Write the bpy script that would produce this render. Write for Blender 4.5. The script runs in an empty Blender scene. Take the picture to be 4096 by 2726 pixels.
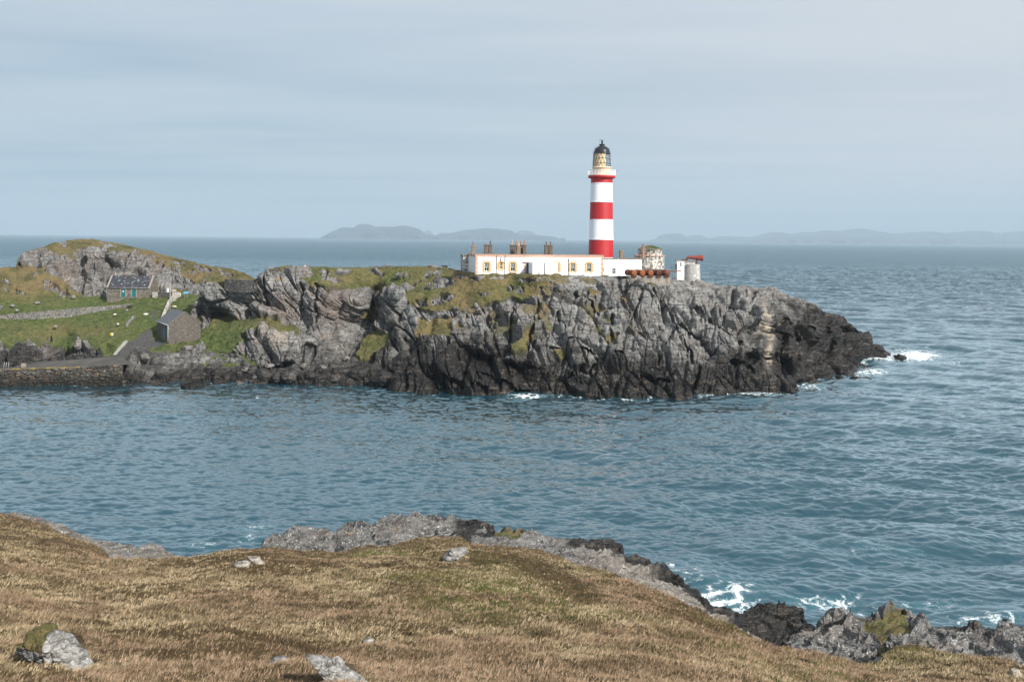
import bpy, math, random
import numpy as np
from mathutils import Matrix, Vector

sc = bpy.context.scene
COL = sc.collection

# ------------------------------------------------------------------ camera
F = 3982.0; H = 28.0; HY = 954.0; ROLL = math.atan(0.01025)
cr, sr = math.cos(ROLL), math.sin(ROLL)
cam = bpy.data.cameras.new("camera")
cam.sensor_width = 36.0
cam.lens = 36.0 * F / 4096
cam.shift_y = -(1363 - HY) / 4096
cam.clip_start = 0.5
cam.clip_end = 200000
cam_o = bpy.data.objects.new("camera", cam); COL.objects.link(cam_o)
cam_o.matrix_world = Matrix(((cr, -sr, 0, 0), (0, 0, -1, 0), (sr, cr, 0, H), (0, 0, 0, 1)))
sc.camera = cam_o
sc.view_settings.view_transform = 'Standard'
sc.view_settings.look = 'None'
sc.view_settings.exposure = 0.42
sc.view_settings.gamma = 1.0
sc.cycles.volume_bounces = 1
sc.cycles.max_bounces = 6
sc.cycles.diffuse_bounces = 3

# ------------------------------------------------------------------ sky + sun
SUN_EL, SUN_AZ = math.radians(36), math.radians(136)      # azimuth clockwise from +Y: behind the camera, to the right
SUN_DIR = Vector((math.sin(SUN_AZ) * math.cos(SUN_EL), math.cos(SUN_AZ) * math.cos(SUN_EL), math.sin(SUN_EL)))
sun = bpy.data.lights.new("sun", 'SUN'); sun.energy = 4.9; sun.angle = math.radians(1.5); sun.color = (1.0, .955, .88)
sun_o = bpy.data.objects.new("sun", sun); COL.objects.link(sun_o)
sun_o.rotation_euler = (-SUN_DIR).to_track_quat('-Z', 'Y').to_euler()

class NT:
    """small helper round a node tree"""
    def __init__(s, tree): s.t = tree; s.n = tree.nodes; s.l = tree.links
    def new(s, typ, **kw):
        nd = s.n.new(typ)
        for k, v in kw.items():
            if k == 'inp':
                for a, b in v.items():
                    if hasattr(b, 'is_output') or b.__class__.__name__.startswith('NodeSocket'): s.l.new(b, nd.inputs[a])
                    else: nd.inputs[a].default_value = b
            else: setattr(nd, k, v)
        return nd
    def math(s, op, a, b=0.0, c=None, clamp=False):
        nd = s.n.new('ShaderNodeMath'); nd.operation = op; nd.use_clamp = clamp
        for i, v in enumerate((a, b) if c is None else (a, b, c)):
            if isinstance(v, (int, float)): nd.inputs[i].default_value = v
            else: s.l.new(v, nd.inputs[i])
        return nd.outputs[0]
    def mix(s, fac, a, b, typ='MIX'):
        nd = s.n.new('ShaderNodeMix'); nd.data_type = 'RGBA'; nd.blend_type = typ
        for i, v in ((0, fac), (6, a), (7, b)):
            if isinstance(v, (int, float)): nd.inputs[i].default_value = v if i == 0 else (v, v, v, 1)
            elif isinstance(v, tuple): nd.inputs[i].default_value = (*v, 1) if len(v) == 3 else v
            else: s.l.new(v, nd.inputs[i])
        return nd.outputs[2]
    def ramp(s, fac, stops, interp='LINEAR'):
        nd = s.n.new('ShaderNodeValToRGB'); cr_ = nd.color_ramp; cr_.interpolation = interp
        while len(cr_.elements) < len(stops): cr_.elements.new(0.5)
        for e, (p, c) in zip(cr_.elements, stops):
            e.position = p; e.color = (c, c, c, 1) if isinstance(c, (int, float)) else (*c, 1)
        s.l.new(fac, nd.inputs[0]); return nd.outputs[0]
    def noise(s, vec, scale, detail=4, rough=.55, dist=0.0, out=0):
        nd = s.n.new('ShaderNodeTexNoise'); nd.inputs['Scale'].default_value = scale
        nd.inputs['Detail'].default_value = detail; nd.inputs['Roughness'].default_value = rough
        nd.inputs['Distortion'].default_value = dist
        if vec is not None: s.l.new(vec, nd.inputs['Vector'])
        return nd.outputs[out]
    def voro(s, vec, scale, feature='F1', out=0, rand=1.0):
        nd = s.n.new('ShaderNodeTexVoronoi'); nd.feature = feature; nd.inputs['Scale'].default_value = scale
        nd.inputs['Randomness'].default_value = rand
        s.l.new(vec, nd.inputs['Vector']); return nd.outputs[out]
    def mapping(s, vec, loc=(0,0,0), rot=(0,0,0), scale=(1,1,1)):
        nd = s.n.new('ShaderNodeMapping'); s.l.new(vec, nd.inputs[0])
        nd.inputs[1].default_value = loc; nd.inputs[2].default_value = rot; nd.inputs[3].default_value = scale
        return nd.outputs[0]
    def bump(s, h, strength, dist, normal=None):
        nd = s.n.new('ShaderNodeBump'); nd.inputs['Strength'].default_value = strength; nd.inputs['Distance'].default_value = dist
        s.l.new(h, nd.inputs['Height'])
        if normal is not None: s.l.new(normal, nd.inputs['Normal'])
        return nd.outputs[0]
    def attr(s, name, out=2):
        nd = s.n.new('ShaderNodeAttribute'); nd.attribute_name = name; return nd.outputs[out]

world = bpy.data.worlds.new("World"); sc.world = world; world.use_nodes = True
w = NT(world.node_tree); w.n.clear()
wo = w.new('ShaderNodeOutputWorld'); bg = w.new('ShaderNodeBackground')
w.l.new(bg.outputs[0], wo.inputs[0])
tc = w.new('ShaderNodeTexCoord').outputs['Generated']
sky = w.new('ShaderNodeTexSky'); sky.sky_type = 'NISHITA'; sky.sun_disc = False
sky.sun_elevation = SUN_EL; sky.sun_rotation = SUN_AZ; sky.air_density = 1.2; sky.dust_density = 1.0; sky.ozone_density = 2.0
skyc = w.mix(1.0, sky.outputs[0], (.085, .085, .085), 'MULTIPLY')
sep = w.new('ShaderNodeSeparateXYZ'); w.l.new(tc, sep.inputs[0])
# cloud deck seen in perspective: project the direction on to a high plane so streaks flatten towards the horizon
zc = w.math('MAXIMUM', w.math('ADD', sep.outputs[2], 0.05), 0.01)
cx = w.math('DIVIDE', sep.outputs[0], zc); cy = w.math('DIVIDE', sep.outputs[1], zc)
comb = w.new('ShaderNodeCombineXYZ'); w.l.new(cx, comb.inputs[0]); w.l.new(cy, comb.inputs[1])
band = w.noise(w.mapping(comb.outputs[0], (3.1, 1.7, 0), (0, 0, .22), (.10, .50, 1)), 1.0, 5, .5, .35)
soft = w.noise(w.mapping(comb.outputs[0], (7.3, 0.4, 2), (0, 0, .35), (.30, .8, 1)), 1.0, 6, .6, .5)
lowb = w.noise(w.mapping(tc, (0, 0, .35), (0, .05, 0), (1.1, 1.1, 15)), 1.0, 3, .5, .2)
elev = w.math('MAXIMUM', sep.outputs[2], 0.0)
base = w.ramp(elev, [(0.0, (.50, .62, .71)), (.045, (.45, .575, .68)), (.13, (.465, .58, .685)), (.22, (.62, .69, .77)), (.6, (.68, .74, .81))])
dark = w.ramp(elev, [(0.0, (.38, .53, .64)), (.06, (.275, .42, .545)), (.13, (.30, .435, .56)), (.22, (.49, .59, .70)), (.6, (.58, .66, .75))])
lite = (.655, .695, .75)
strk = w.noise(w.mapping(tc, (.3, .1, .9), (0, .035, 0), (1.5, 1.5, 15)), 1.0, 3, .45, .3)
m1 = w.ramp(w.math('ADD', w.math('MULTIPLY', band, .5), w.math('MULTIPLY', strk, .5)), [(.43, 0.0), (.54, 1.0)])
c1 = w.mix(m1, dark, base)
m2 = w.ramp(w.math('ADD', w.math('MULTIPLY', soft, .5), w.math('MULTIPLY', lowb, .5)), [(.46, 0.0), (.58, 1.0)])
# the cover thickens to the right
right = w.math('MULTIPLY_ADD', sep.outputs[0], 1.1, .45, clamp=True)
c2 = w.mix(w.math('MULTIPLY', m2, w.math('MULTIPLY_ADD', right, .5, .40)), c1, lite)
c3 = w.mix(w.math('MULTIPLY', right, w.ramp(elev, [(0.0, .6), (.12, .85)])), c2, (.715, .745, .785))
cover = w.mix(.05, c3, skyc)
w.l.new(cover, bg.inputs[0]); bg.inputs[1].default_value = .76

# ------------------------------------------------------------------ picture <-> place
def P(px, py, Y):
    a = (np.asarray(px, float) - 2048) / F; b = -(np.asarray(py, float) - HY) / F; Y = np.asarray(Y, float)
    return np.stack(np.broadcast_arrays(Y * (a * cr - b * sr), Y, H + Y * (a * sr + b * cr)), -1)
def V(px, py, Y): return Vector(P(px, py, Y).tolist())
def slope(px, py):
    a = (np.asarray(px, float) - 2048) / F; b = -(np.asarray(py, float) - HY) / F
    return -(a * sr + b * cr)
def waterY(px, py): return H / np.maximum(slope(px, py), 1e-5)

# ------------------------------------------------------------------ numpy noise
def _h(ix, iy, iz, k=0):
    h = (ix.astype(np.int64) * 374761393 + iy.astype(np.int64) * 668265263 + iz.astype(np.int64) * 2147483647 + k * 1442695041) & 0xFFFFFFFF
    h = ((h ^ (h >> 13)) * 1274126177) & 0xFFFFFFFF
    h = ((h ^ (h >> 15)) * 2246822519) & 0xFFFFFFFF
    return h ^ (h >> 16)
def vnoise(p, k=0):
    i = np.floor(p).astype(np.int64); f = p - i; f = f * f * (3 - 2 * f)
    r = 0
    for dx in (0, 1):
        wx = f[..., 0] if dx else 1 - f[..., 0]
        for dy in (0, 1):
            wy = f[..., 1] if dy else 1 - f[..., 1]
            for dz in (0, 1):
                wz = f[..., 2] if dz else 1 - f[..., 2]
                r = r + wx * wy * wz * (_h(i[..., 0] + dx, i[..., 1] + dy, i[..., 2] + dz, k) / 4294967295.0)
    return r
def fbm(p, octv=4, k=0, rough=.5):
    r = 0; a = 1; t = 0
    for o in range(octv):
        r = r + a * vnoise(p * (2.03 ** o) + 17.3 * o, k + o); t += a; a *= rough
    return r / t
def worley(p, k=0):
    """F1, F2, random of the nearest cell, a tilt term"""
    i0 = np.floor(p - .5).astype(np.int64)
    f1 = np.full(p.shape[:-1], 9.0); f2 = f1.copy(); rn = np.zeros_like(f1); tl = np.zeros_like(f1)
    for dx in (0, 1):
        for dy in (0, 1):
            for dz in (0, 1):
                ix, iy, iz = i0[..., 0] + dx, i0[..., 1] + dy, i0[..., 2] + dz
                h = _h(ix, iy, iz, k)
                r1 = (h & 1023) / 1023.0; r2 = ((h >> 10) & 1023) / 1023.0; r3 = ((h >> 20) & 1023) / 1023.0
                ex = p[..., 0] - ix - .15 - r1 * .7; ey = p[..., 1] - iy - .15 - r2 * .7; ez = p[..., 2] - iz - .15 - r3 * .7
                d = np.sqrt(ex * ex + ey * ey + ez * ez)
                near = d < f1
                f2 = np.where(near, f1, np.minimum(f2, d))
                rn = np.where(near, (r1 * 7.13 + r3 * 3.7) % 1, rn)
                tl = np.where(near, ex * (r2 - .5) * 2 + ey * (r3 - .5) * 2 + ez * (r1 - .5) * 2, tl)
                f1 = np.where(near, d, f1)
    return f1, f2, rn, tl
# joint frame: strata dip down to the right and away
def frame(ax, ay, az):
    return np.array(Matrix.Rotation(ax, 3, 'X') @ Matrix.Rotation(ay, 3, 'Y') @ Matrix.Rotation(az, 3, 'Z'))
R1 = frame(math.radians(14), math.radians(27), math.radians(12))
def rock_relief(p, levels, k=0, R=R1, warp=1.0):
    q = p @ R
    q = q + warp * (np.stack([fbm(q / 5.0, 3, 40 + k), fbm(q / 5.0, 3, 50 + k), fbm(q / 5.0, 3, 60 + k)], -1) - .5) * 2.4
    d = np.zeros(p.shape[:-1])
    for n, (s, amp, fl, crack) in enumerate(levels):
        f1, f2, rn, tl = worley(q / (s * np.array([.95, 1.1, fl])), k + 7 * n)
        e = f2 - f1; m = smooth(e, 0, .10)
        d += amp * ((rn - .5) * .9 + tl * .85 - .38 * f1 * f1 + .15) * m - amp * crack * (1 - smooth(e, 0, .12))
    return d
def strata(p, k=0, R=R1, sp=.85, masked=True, crk=.30, cw=.07, wb=.5):
    """foliation: thin ledges and open seams stacked across the bedding, strong in some places, absent in others"""
    q = p @ R
    wob = 1.6 * fbm(q * np.array([.10, .12, .45]) * min(1.0, .85 / sp * 1.6), 3, 90 + k)
    out = 0
    for m_, a_ in ((1.0, 1.0), (2.6, .45)):
        t = (q[..., 2] / sp + wob * wb) * m_; i = np.floor(t); fr = t - i
        hsh = _h(i.astype(np.int64), np.floor(q[..., 0] / (5 / m_) + i * .37).astype(np.int64), np.floor(q[..., 1] / 7).astype(np.int64), 5 + k) / 4294967295.0
        saw = np.where(fr < .82, fr / .82, (1 - fr) / .18)
        out = out + a_ * ((saw - .6) * .38 * (.3 + hsh) - crk * np.exp(-((fr - .93) / cw) ** 2) * (hsh > .35))
    return out * (smooth(fbm(p * .13, 3, 95 + k), .38, .62) if masked else 1.0)
def smooth(x, a, b):
    t = np.clip((x - a) / (b - a), 0, 1); return t * t * (3 - 2 * t)
def polydist(px, py, poly):
    """signed distance to a polygon, positive inside"""
    n = len(poly); d2 = np.full(px.shape, 1e12); ins = np.zeros(px.shape, bool)
    for i in range(n):
        x1, y1 = poly[i]; x2, y2 = poly[(i + 1) % n]
        ex, ey = x2 - x1, y2 - y1; L = ex * ex + ey * ey + 1e-9
        t = np.clip(((px - x1) * ex + (py - y1) * ey) / L, 0, 1)
        d2 = np.minimum(d2, (px - x1 - t * ex) ** 2 + (py - y1 - t * ey) ** 2)
        c = ((y1 > py) != (y2 > py)) & (px < (x2 - x1) * (py - y1) / ((y2 - y1) if y2 != y1 else 1e-9) + x1)
        ins ^= c
    d = np.sqrt(d2); return np.where(ins, d, -d)
def rbf(pts):
    pts = np.array(pts, float)
    X = np.stack([pts[:, 0] / 180, pts[:, 1] / 100], -1); v = pts[:, 2]
    D = np.sqrt(((X[:, None] - X[None]) ** 2).sum(-1))
    n = len(v); A = np.zeros((n + 3, n + 3)); A[:n, :n] = D + np.eye(n) * -.02
    A[:n, n] = 1; A[:n, n + 1:] = X; A[n:, :n] = A[:n, n:].T
    wts = np.linalg.solve(A, np.concatenate([v, np.zeros(3)]))
    def f(px, py):
        px, py = np.broadcast_arrays(np.asarray(px, float) / 180, np.asarray(py, float) / 100)
        r = wts[n] + wts[n + 1] * px + wts[n + 2] * py
        for i in range(n): r = r + wts[i] * np.sqrt((px - X[i, 0]) ** 2 + (py - X[i, 1]) ** 2)
        return r
    return f

# ------------------------------------------------------------------ mesh helpers
def tag(o, label=None, cat=None, group=None, kind=None):
    if label: o['label'] = label
    if cat: o['category'] = cat
    if group: o['group'] = group
    if kind: o['kind'] = kind
    return o
def grid_mesh(name, co, mats, attrs=None, smooth_=True, wrap=False):
    """co: (rows, cols, 3)"""
    r, c = co.shape[:2]
    idx = np.arange(r * c).reshape(r, c)
    a, b, d, e = idx[:-1, :-1], idx[:-1, 1:], idx[1:, 1:], idx[1:, :-1]
    if wrap:
        idx2 = np.concatenate([idx, idx[:, :1]], 1); a, b, d, e = idx2[:-1, :-1], idx2[:-1, 1:], idx2[1:, 1:], idx2[1:, :-1]
    q = np.stack([a, b, d, e], -1).reshape(-1, 4)
    me = bpy.data.meshes.new(name)
    me.vertices.add(r * c); me.vertices.foreach_set('co', co.astype(np.float32).ravel())
    me.loops.add(q.size); me.loops.foreach_set('vertex_index', q.astype(np.int32).ravel())
    me.polygons.add(len(q)); me.polygons.foreach_set('loop_start', np.arange(0, q.size, 4, dtype=np.int32))
    me.polygons.foreach_set('loop_total', np.full(len(q), 4, np.int32))
    me.polygons.foreach_set('use_smooth', np.full(len(q), smooth_))
    for k, v in (attrs or {}).items():
        at = me.attributes.new(k, 'FLOAT', 'POINT'); at.data.foreach_set('value', v.astype(np.float32).ravel())
    me.update(calc_edges=True)
    me.materials.append(mats)
    o = bpy.data.objects.new(name, me); COL.objects.link(o)
    return o
def grid_normals(co):
    du = np.gradient(co, axis=1); dv = np.gradient(co, axis=0)
    n = np.cross(du, dv); n /= np.linalg.norm(n, axis=-1, keepdims=True) + 1e-9
    return n
def new_mat(name):
    m = bpy.data.materials.new(name); m.use_nodes = True
    t = NT(m.node_tree); t.n.clear()
    out = t.new('ShaderNodeOutputMaterial'); b = t.new('ShaderNodeBsdfPrincipled'); t.l.new(b.outputs[0], out.inputs[0])
    return m, t, b
# ------------------------------------------------------------------ ground materials
def land_material(name, fine=1.0, near=False, lich=1.0, dim=1.0):
    m, t, b = new_mat(name)
    g = t.new('ShaderNodeTexCoord').outputs['Object']
    k = fine
    grass, darkw, pale, brown, gravel, green = (t.attr(a) for a in ('grass', 'dark', 'pale', 'brown', 'gravel', 'green'))
    st = t.mapping(g, (0, 0, 0), (math.radians(-14), math.radians(-27), math.radians(-12)), (.35, .35, 2.6))
    n1 = t.noise(g, .22 * k, 5, .6); n2 = t.noise(g, 1.3 * k, 6, .62); n3 = t.noise(st, .9 * k, 5, .65, .4); n4 = t.noise(g, 4.5 * k, 4, .65)
    rock = t.ramp(n1, [(.3, (.105, .103, .101)), (.5, (.175, .171, .166)), (.72, (.26, .254, .245))])
    rock = t.mix(t.ramp(n3, [(.40, .85), (.56, 0.0)]), rock, (.040, .036, .033))
    rock = t.mix(t.ramp(n2, [(.48, 0.0), (.75, .6)]), rock, (.30, .295, .28))
    if dim != 1: rock = t.mix(1.0, rock, (dim, dim, dim), 'MULTIPLY')
    li = t.ramp(n4, [(.55, 0.0), (.62, .75 * lich)])
    rock = t.mix(t.math('MULTIPLY', li, t.ramp(n2, [(.42, .1), (.6, 1.0)])), rock, (.55, .54, .51))
    rock = t.mix(t.math('MULTIPLY', brown, t.ramp(n2, [(.3, 1.0), (.75, .35)])), rock, (.150, .112, .094))
    rock = t.mix(t.math('MULTIPLY', pale, t.ramp(n3, [(.35, .25), (.6, 1.0)])), rock, (.50, .41, .31))
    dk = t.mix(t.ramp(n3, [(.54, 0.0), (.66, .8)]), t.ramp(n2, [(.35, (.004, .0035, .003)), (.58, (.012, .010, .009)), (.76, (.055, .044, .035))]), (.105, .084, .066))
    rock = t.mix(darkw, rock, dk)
    # orange lichen, sparse
    ol = t.math('MULTIPLY', t.ramp(t.noise(g, .35 * k, 2, .5), [(.71, 0.0), (.75, 1.0)]), t.ramp(n4, [(.5, 0.0), (.58, 1.0)]))
    rock = t.mix(t.math('MULTIPLY', ol, t.math('SUBTRACT', 1.0, darkw)), rock, (.45, .24, .03))
    gr1 = t.noise(g, .16 * k, 4, .6); gr2 = t.noise(g, 1.1 * k, 6, .7); gr3 = t.noise(t.mapping(g, scale=(1, 1, 3)), 5.0 * k, 3, .7)
    gcol = t.ramp(t.math('ADD', t.math('MULTIPLY', gr1, .6), t.math('MULTIPLY', gr2, .4)),
                  [(.36, (.055, .054, .020)), (.46, (.115, .098, .038)), (.54, (.215, .160, .072)), (.64, (.125, .078, .040))])
    grn = t.ramp(gr2, [(.34, (.030, .050, .012)), (.50, (.075, .105, .025)), (.64, (.145, .150, .048))])
    gcol = t.mix(green, gcol, grn)
    gcol = t.mix(t.ramp(gr3, [(.38, .7), (.58, 0.0)]), gcol, (.022, .022, .009))
    grav = t.ramp(t.noise(g, 6 * k, 3, .7), [(.35, (.035, .034, .034)), (.6, (.085, .082, .08)), (.8, (.2, .2, .19))])
    gcol = t.mix(gravel, gcol, grav)
    gm = t.math('MULTIPLY_ADD', t.math('SUBTRACT', n4, .5), .9, grass)
    gm = t.ramp(gm, [(.44, 0.0), (.56, 1.0)])
    col = t.mix(gm, rock, gcol)
    t.l.new(col, b.inputs['Base Color'])
    t.l.new(t.mix(gm, t.mix(darkw, (.8, .8, .8), (.45, .45, .45)), (.95, .95, .95)), b.inputs['Roughness'])
    b.inputs['Specular IOR Level'].default_value = .3
    cracks = t.voro(t.mapping(g, (0, 0, 0), (math.radians(-14), math.radians(-27), math.radians(-12)), (.8, 1.0, 2.0)), .9 * k, 'DISTANCE_TO_EDGE')
    ch = t.ramp(cracks, [(0.0, 0.0), (.07, 1.0)])
    hh = t.math('ADD', t.math('MULTIPLY', n3, .9), t.math('ADD', t.math('MULTIPLY', n4, .35), t.math('MULTIPLY', ch, .35)))
    hg = t.math('ADD', t.math('MULTIPLY', gr2, .5), t.math('MULTIPLY', gr3, .5))
    hmix = t.new('ShaderNodeMix', data_type='FLOAT', inp={0: gm, 2: hh, 3: hg}).outputs[0]
    t.l.new(t.bump(hmix, .6, .40 / k), b.inputs['Normal'])
    return m
M_LAND = land_material('headland_rock_and_turf')
M_SHORE = land_material('near_shore_rock', 2.0, lich=1.25, dim=.68)
M_STONE = land_material('field_boulder_rock', 2.6, lich=1.0, dim=1.55)

RJ1 = frame(math.radians(20), math.radians(37), 0); RJ2 = frame(math.radians(10), math.radians(-60), math.radians(15))
def sheet(name, px, top, depth, bot=None, nv=300, nback=30, levels=None, masks=None, mat=None, back=16.0, drop=6.0, k=0,
          gpow=1.0, ampf=None, under=4.0, strat=1.0, flat=0.0, clampz=None, ssp=.85, warp=.22, joints=.9, jsp=1.0):
    """a land surface: px columns, from bot(px) to top(px) in elevation angle, at a real distance depth(px,py),
       then away over the crest and down behind, then roughened along its own normals"""
    T = top(px); B = bot(px)
    v = np.linspace(0, 1, nv)[:, None]
    py = B[None] + (T - B)[None] * v; pxx = np.broadcast_to(px[None], py.shape)
    Y = depth(pxx, py)
    co = P(pxx, py, Y)
    # below: straight down
    ub = np.linspace(1, 0, 8)[:-1, None, None]
    low = np.repeat(co[:1], 7, 0).copy(); low[..., 2] -= (ub[..., 0] * under)
    # behind the crest
    tb = (np.arange(1, nback + 1) / nback)[:, None]
    fl = np.maximum(flat(px) if callable(flat) else flat * np.ones_like(px), 0)[None]
    dY = tb * (back + fl) ; Yt = Y[-1][None]
    s = slope(px, T)[None]
    scale = (Yt + dY) / Yt
    bx = co[-1][None, :, 0] * scale
    extra = np.maximum(dY - fl, 0)
    bz = co[-1][None, :, 2] - np.maximum(s, 0.01) * dY * 1.05 - drop * (extra / back) ** 1.4 * 1.5
    bk = np.stack([bx, Yt + dY, bz], -1)
    co = np.concatenate([low, co, bk], 0)
    PX = np.concatenate([np.repeat(pxx[:1], 7, 0), pxx, np.repeat(pxx[-1:], nback, 0)], 0)
    PY = np.concatenate([np.repeat(py[:1], 7, 0), py, np.repeat(py[-1:], nback, 0)], 0)
    at = masks(PX, PY, co)
    nrm = grid_normals(co)
    if nrm[nv // 2, :, 1].mean() > 0: nrm = -nrm
    g = at['grass']
    rk = 1 - smooth(g, .35, .65)
    rel = rock_relief(co, levels, k, warp=warp)
    rel = rel - np.average(rel)
    if strat: rel = rel + strat * .6 * strata(co, k, sp=ssp)
    if joints: rel = rel + joints * (strata(co, k + 3, RJ1, 4.6 * jsp, False, .48, .055, .28) * 2.7 + strata(co, k + 5, RJ2, 5.0 * jsp, False, .45, .05, .3) * 1.2)
    edge_ = np.concatenate([np.ones(7), smooth(1 - v[:, 0], -.02, .10) * .6 + .4, np.full(nback, .4)])[:, None]; rel = rel * edge_
    am = ampf(PX, PY, co) if ampf else 1.0
    tus = (fbm(co * .55, 4, 5 + k) - .5) * .9 + (fbm(co * 1.9, 3, 9 + k) - .5) * .25
    disp = rk * rel * am + (1 - rk) * (tus * gpow * 1.25 + .10)
    if 'beach' in at:
        bm = at.pop('beach')
        f1, f2, rn, tl = worley(co / np.array([1.5, 1.5, 1.1]), 31)
        g1, g2, rn2, tl2 = worley(co / .55, 37)
        disp = disp * (1 - bm) + bm * (np.where(rn > .6, 1.5, .5) * (.75 - 1.3 * f1 * f1) + .38 * (rn2 + .4) * (1 - 1.4 * g1))
    if 'push' in at: disp = disp + at.pop('push')
    if 'away' in at:            # recesses: pushed away along the view of the cliff
        co[..., 1] += at['away']; co[..., 0] += at.pop('away') * co[..., 0] / co[..., 1]
    co = co + nrm * disp[..., None]
    o = grid_mesh(name, co, mat, at)
    return o, co

def pts(s):
    a = [float(x) for x in s.replace(',', ' ').split()]
    a = np.array(a).reshape(-1, 2); return a[a[:, 0].argsort(kind='stable')]
def line(s):
    a = pts(s); return lambda px: np.interp(px, a[:, 0], a[:, 1])
def polys(s): return [[tuple(float(v) for v in q.split(',')) for q in l.split()] for l in s.strip().splitlines()]

# ------------------------------------------------------------------ A: the rocky headland
A_TOP = line('''450 1440 480 1430 505 1421 545 1416 625 1403 700 1404 720 1375 745 1290 768 1235 790 1185 805 1135 866 1110 897 1116 1014 1120 1060 1103 1070 1077 1106 1071
1258 1069 1411 1073 1564 1067 1666 1069 1768 1072 1850 1088 1870 1092 2000 1097 2200 1100 2411 1104 2520 1108 2640 1112 2760 1122 2800 1128 2854 1145 2919 1141 2989 1157 3097 1147 3134 1166
3190 1187 3260 1215 3302 1250 3354 1266 3410 1294 3447 1327 3503 1369 3536 1383 3564 1418''')
A_BOT = line('''450 1544 480 1544 625 1543 759 1547 851 1542 927 1530 1106 1535 1258 1545 1488 1550 1589 1555 1691 1575 1870 1586 1945 1594 2065 1596 2123 1580 2257 1585 2391 1592 2570 1588 2700 1591
2821 1580 2933 1570 3027 1572 3172 1570 3180 1540 3200 1512 3284 1511 3386 1500 3419 1472 3456 1440 3494 1430 3564 1422''')
wl = [(p, float(A_BOT(p)), float(waterY(p, A_BOT(p)))) for p in (500, 625, 759, 927, 1106, 1258, 1488, 1589, 1691, 1870, 2065, 2123, 2391, 2570, 2700, 2821, 3027, 3172, 3284, 3386, 3419, 3456, 3494, 3564)]
A_CTRL = wl + [
 (500,1421,197),(560,1440,193),(560,1418,197),(700,1405,201.5),(700,1480,192),(800,1390,205),(760,1320,212),(760,1250,217),(800,1200,216),(803,1130,219),(850,1300,212),
 (900,1440,200),(900,1330,208),(900,1290,213),(900,1180,214),(902,1118,217),(1000,1430,198),(1000,1330,201),(1000,1280,210),(1000,1120,213),
 (1100,1320,200),(1100,1440,195),(1150,1300,207),(1100,1280,208),(1100,1180,211),(1100,1075,217),(1300,1440,196),(1300,1310,206),(1300,1140,209),(1280,1072,220),
 (1500,1290,214),(1500,1180,219),(1480,1072,223),(1450,1400,203),(1450,1320,210),(1590,1180,206),(1590,1440,192),(1590,1300,202),(1590,1072,221),(1420,1200,208),
 (1800,1480,183),(1800,1350,193),(1800,1250,200),(1800,1170,204),(1800,1075,218),(2050,1440,184),(2050,1340,191),(2050,1230,198),(2050,1150,203),
 (2350,1460,183),(2350,1340,191),(2350,1200,201),(2350,1130,206),(2400,1104,209),(2600,1480,182),(2600,1350,190),(2600,1240,198),(2600,1160,204),(2600,1137,203.4),(2650,1112,213),
 (2850,1480,185),(2850,1350,193),(2850,1230,203),(2850,1145,216),(3040,1500,187),(3040,1400,190),(3050,1270,194),(3040,1210,208),(3040,1160,222),
 (3150,1500,190),(3110,1440,202),(3110,1350,206),(3110,1270,209),(3120,1180,223),(3300,1430,210),(3300,1320,216),(3300,1250,226),(3450,1380,238),(3450,1329,242),(3540,1400,245),(1900,1098,204.4),(1960,1099,204.8),(2060,1101,205.5),(2130,1103,200.5),(2231,1103,201.5),(2330,1101,208),(2480,1106,211.3),(2520,1136,203.4),(2680,1137,203.4),(2735,1126,211.5),(2795,1130,212.5)]
fA = rbf(A_CTRL)
A_GRASS = polys('''1075,1060 1258,1060 1870,1075 2330,1098 2250,1140 2160,1150 2150,1196 2092,1183 2034,1187 1945,1208 1920,1224 1860,1238 1800,1246 1700,1240 1640,1225 1625,1175 1590,1160 1560,1165 1480,1168 1430,1160 1360,1145 1290,1140 1210,1135 1190,1120 1250,1100 1240,1078 1120,1076
800,1122 870,1108 900,1118 1010,1120 1060,1103 1055,1115 900,1124 805,1134
745,1330 810,1320 850,1290 880,1262 960,1280 1040,1270 1110,1290 1180,1300 1200,1350 1140,1340 1080,1305 1010,1310 960,1330 945,1400 900,1410 860,1395 800,1385 740,1400 690,1412 620,1405 650,1380
1420,1420 1450,1350 1490,1325 1560,1330 1555,1380 1500,1412 1440,1425
1660,1345 1690,1285 1760,1275 1830,1270 1810,1320 1790,1345 1720,1345
1430,1260 1480,1230 1520,1240 1500,1280 1450,1280
2018,1275 2040,1275 2045,1310 2025,1325
2040,1370 2095,1352 2125,1310 2150,1215 2160,1225 2135,1330 2105,1392 2060,1398
2410,1280 2450,1282 2450,1297 2415,1290
2470,1345 2450,1368 2420,1366 2430,1350
2220,1400 2260,1398 2270,1420 2240,1430
2350,1150 2390,1155 2400,1185 2370,1190
2530,1133 2620,1133 2610,1143 2540,1143
''')
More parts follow.
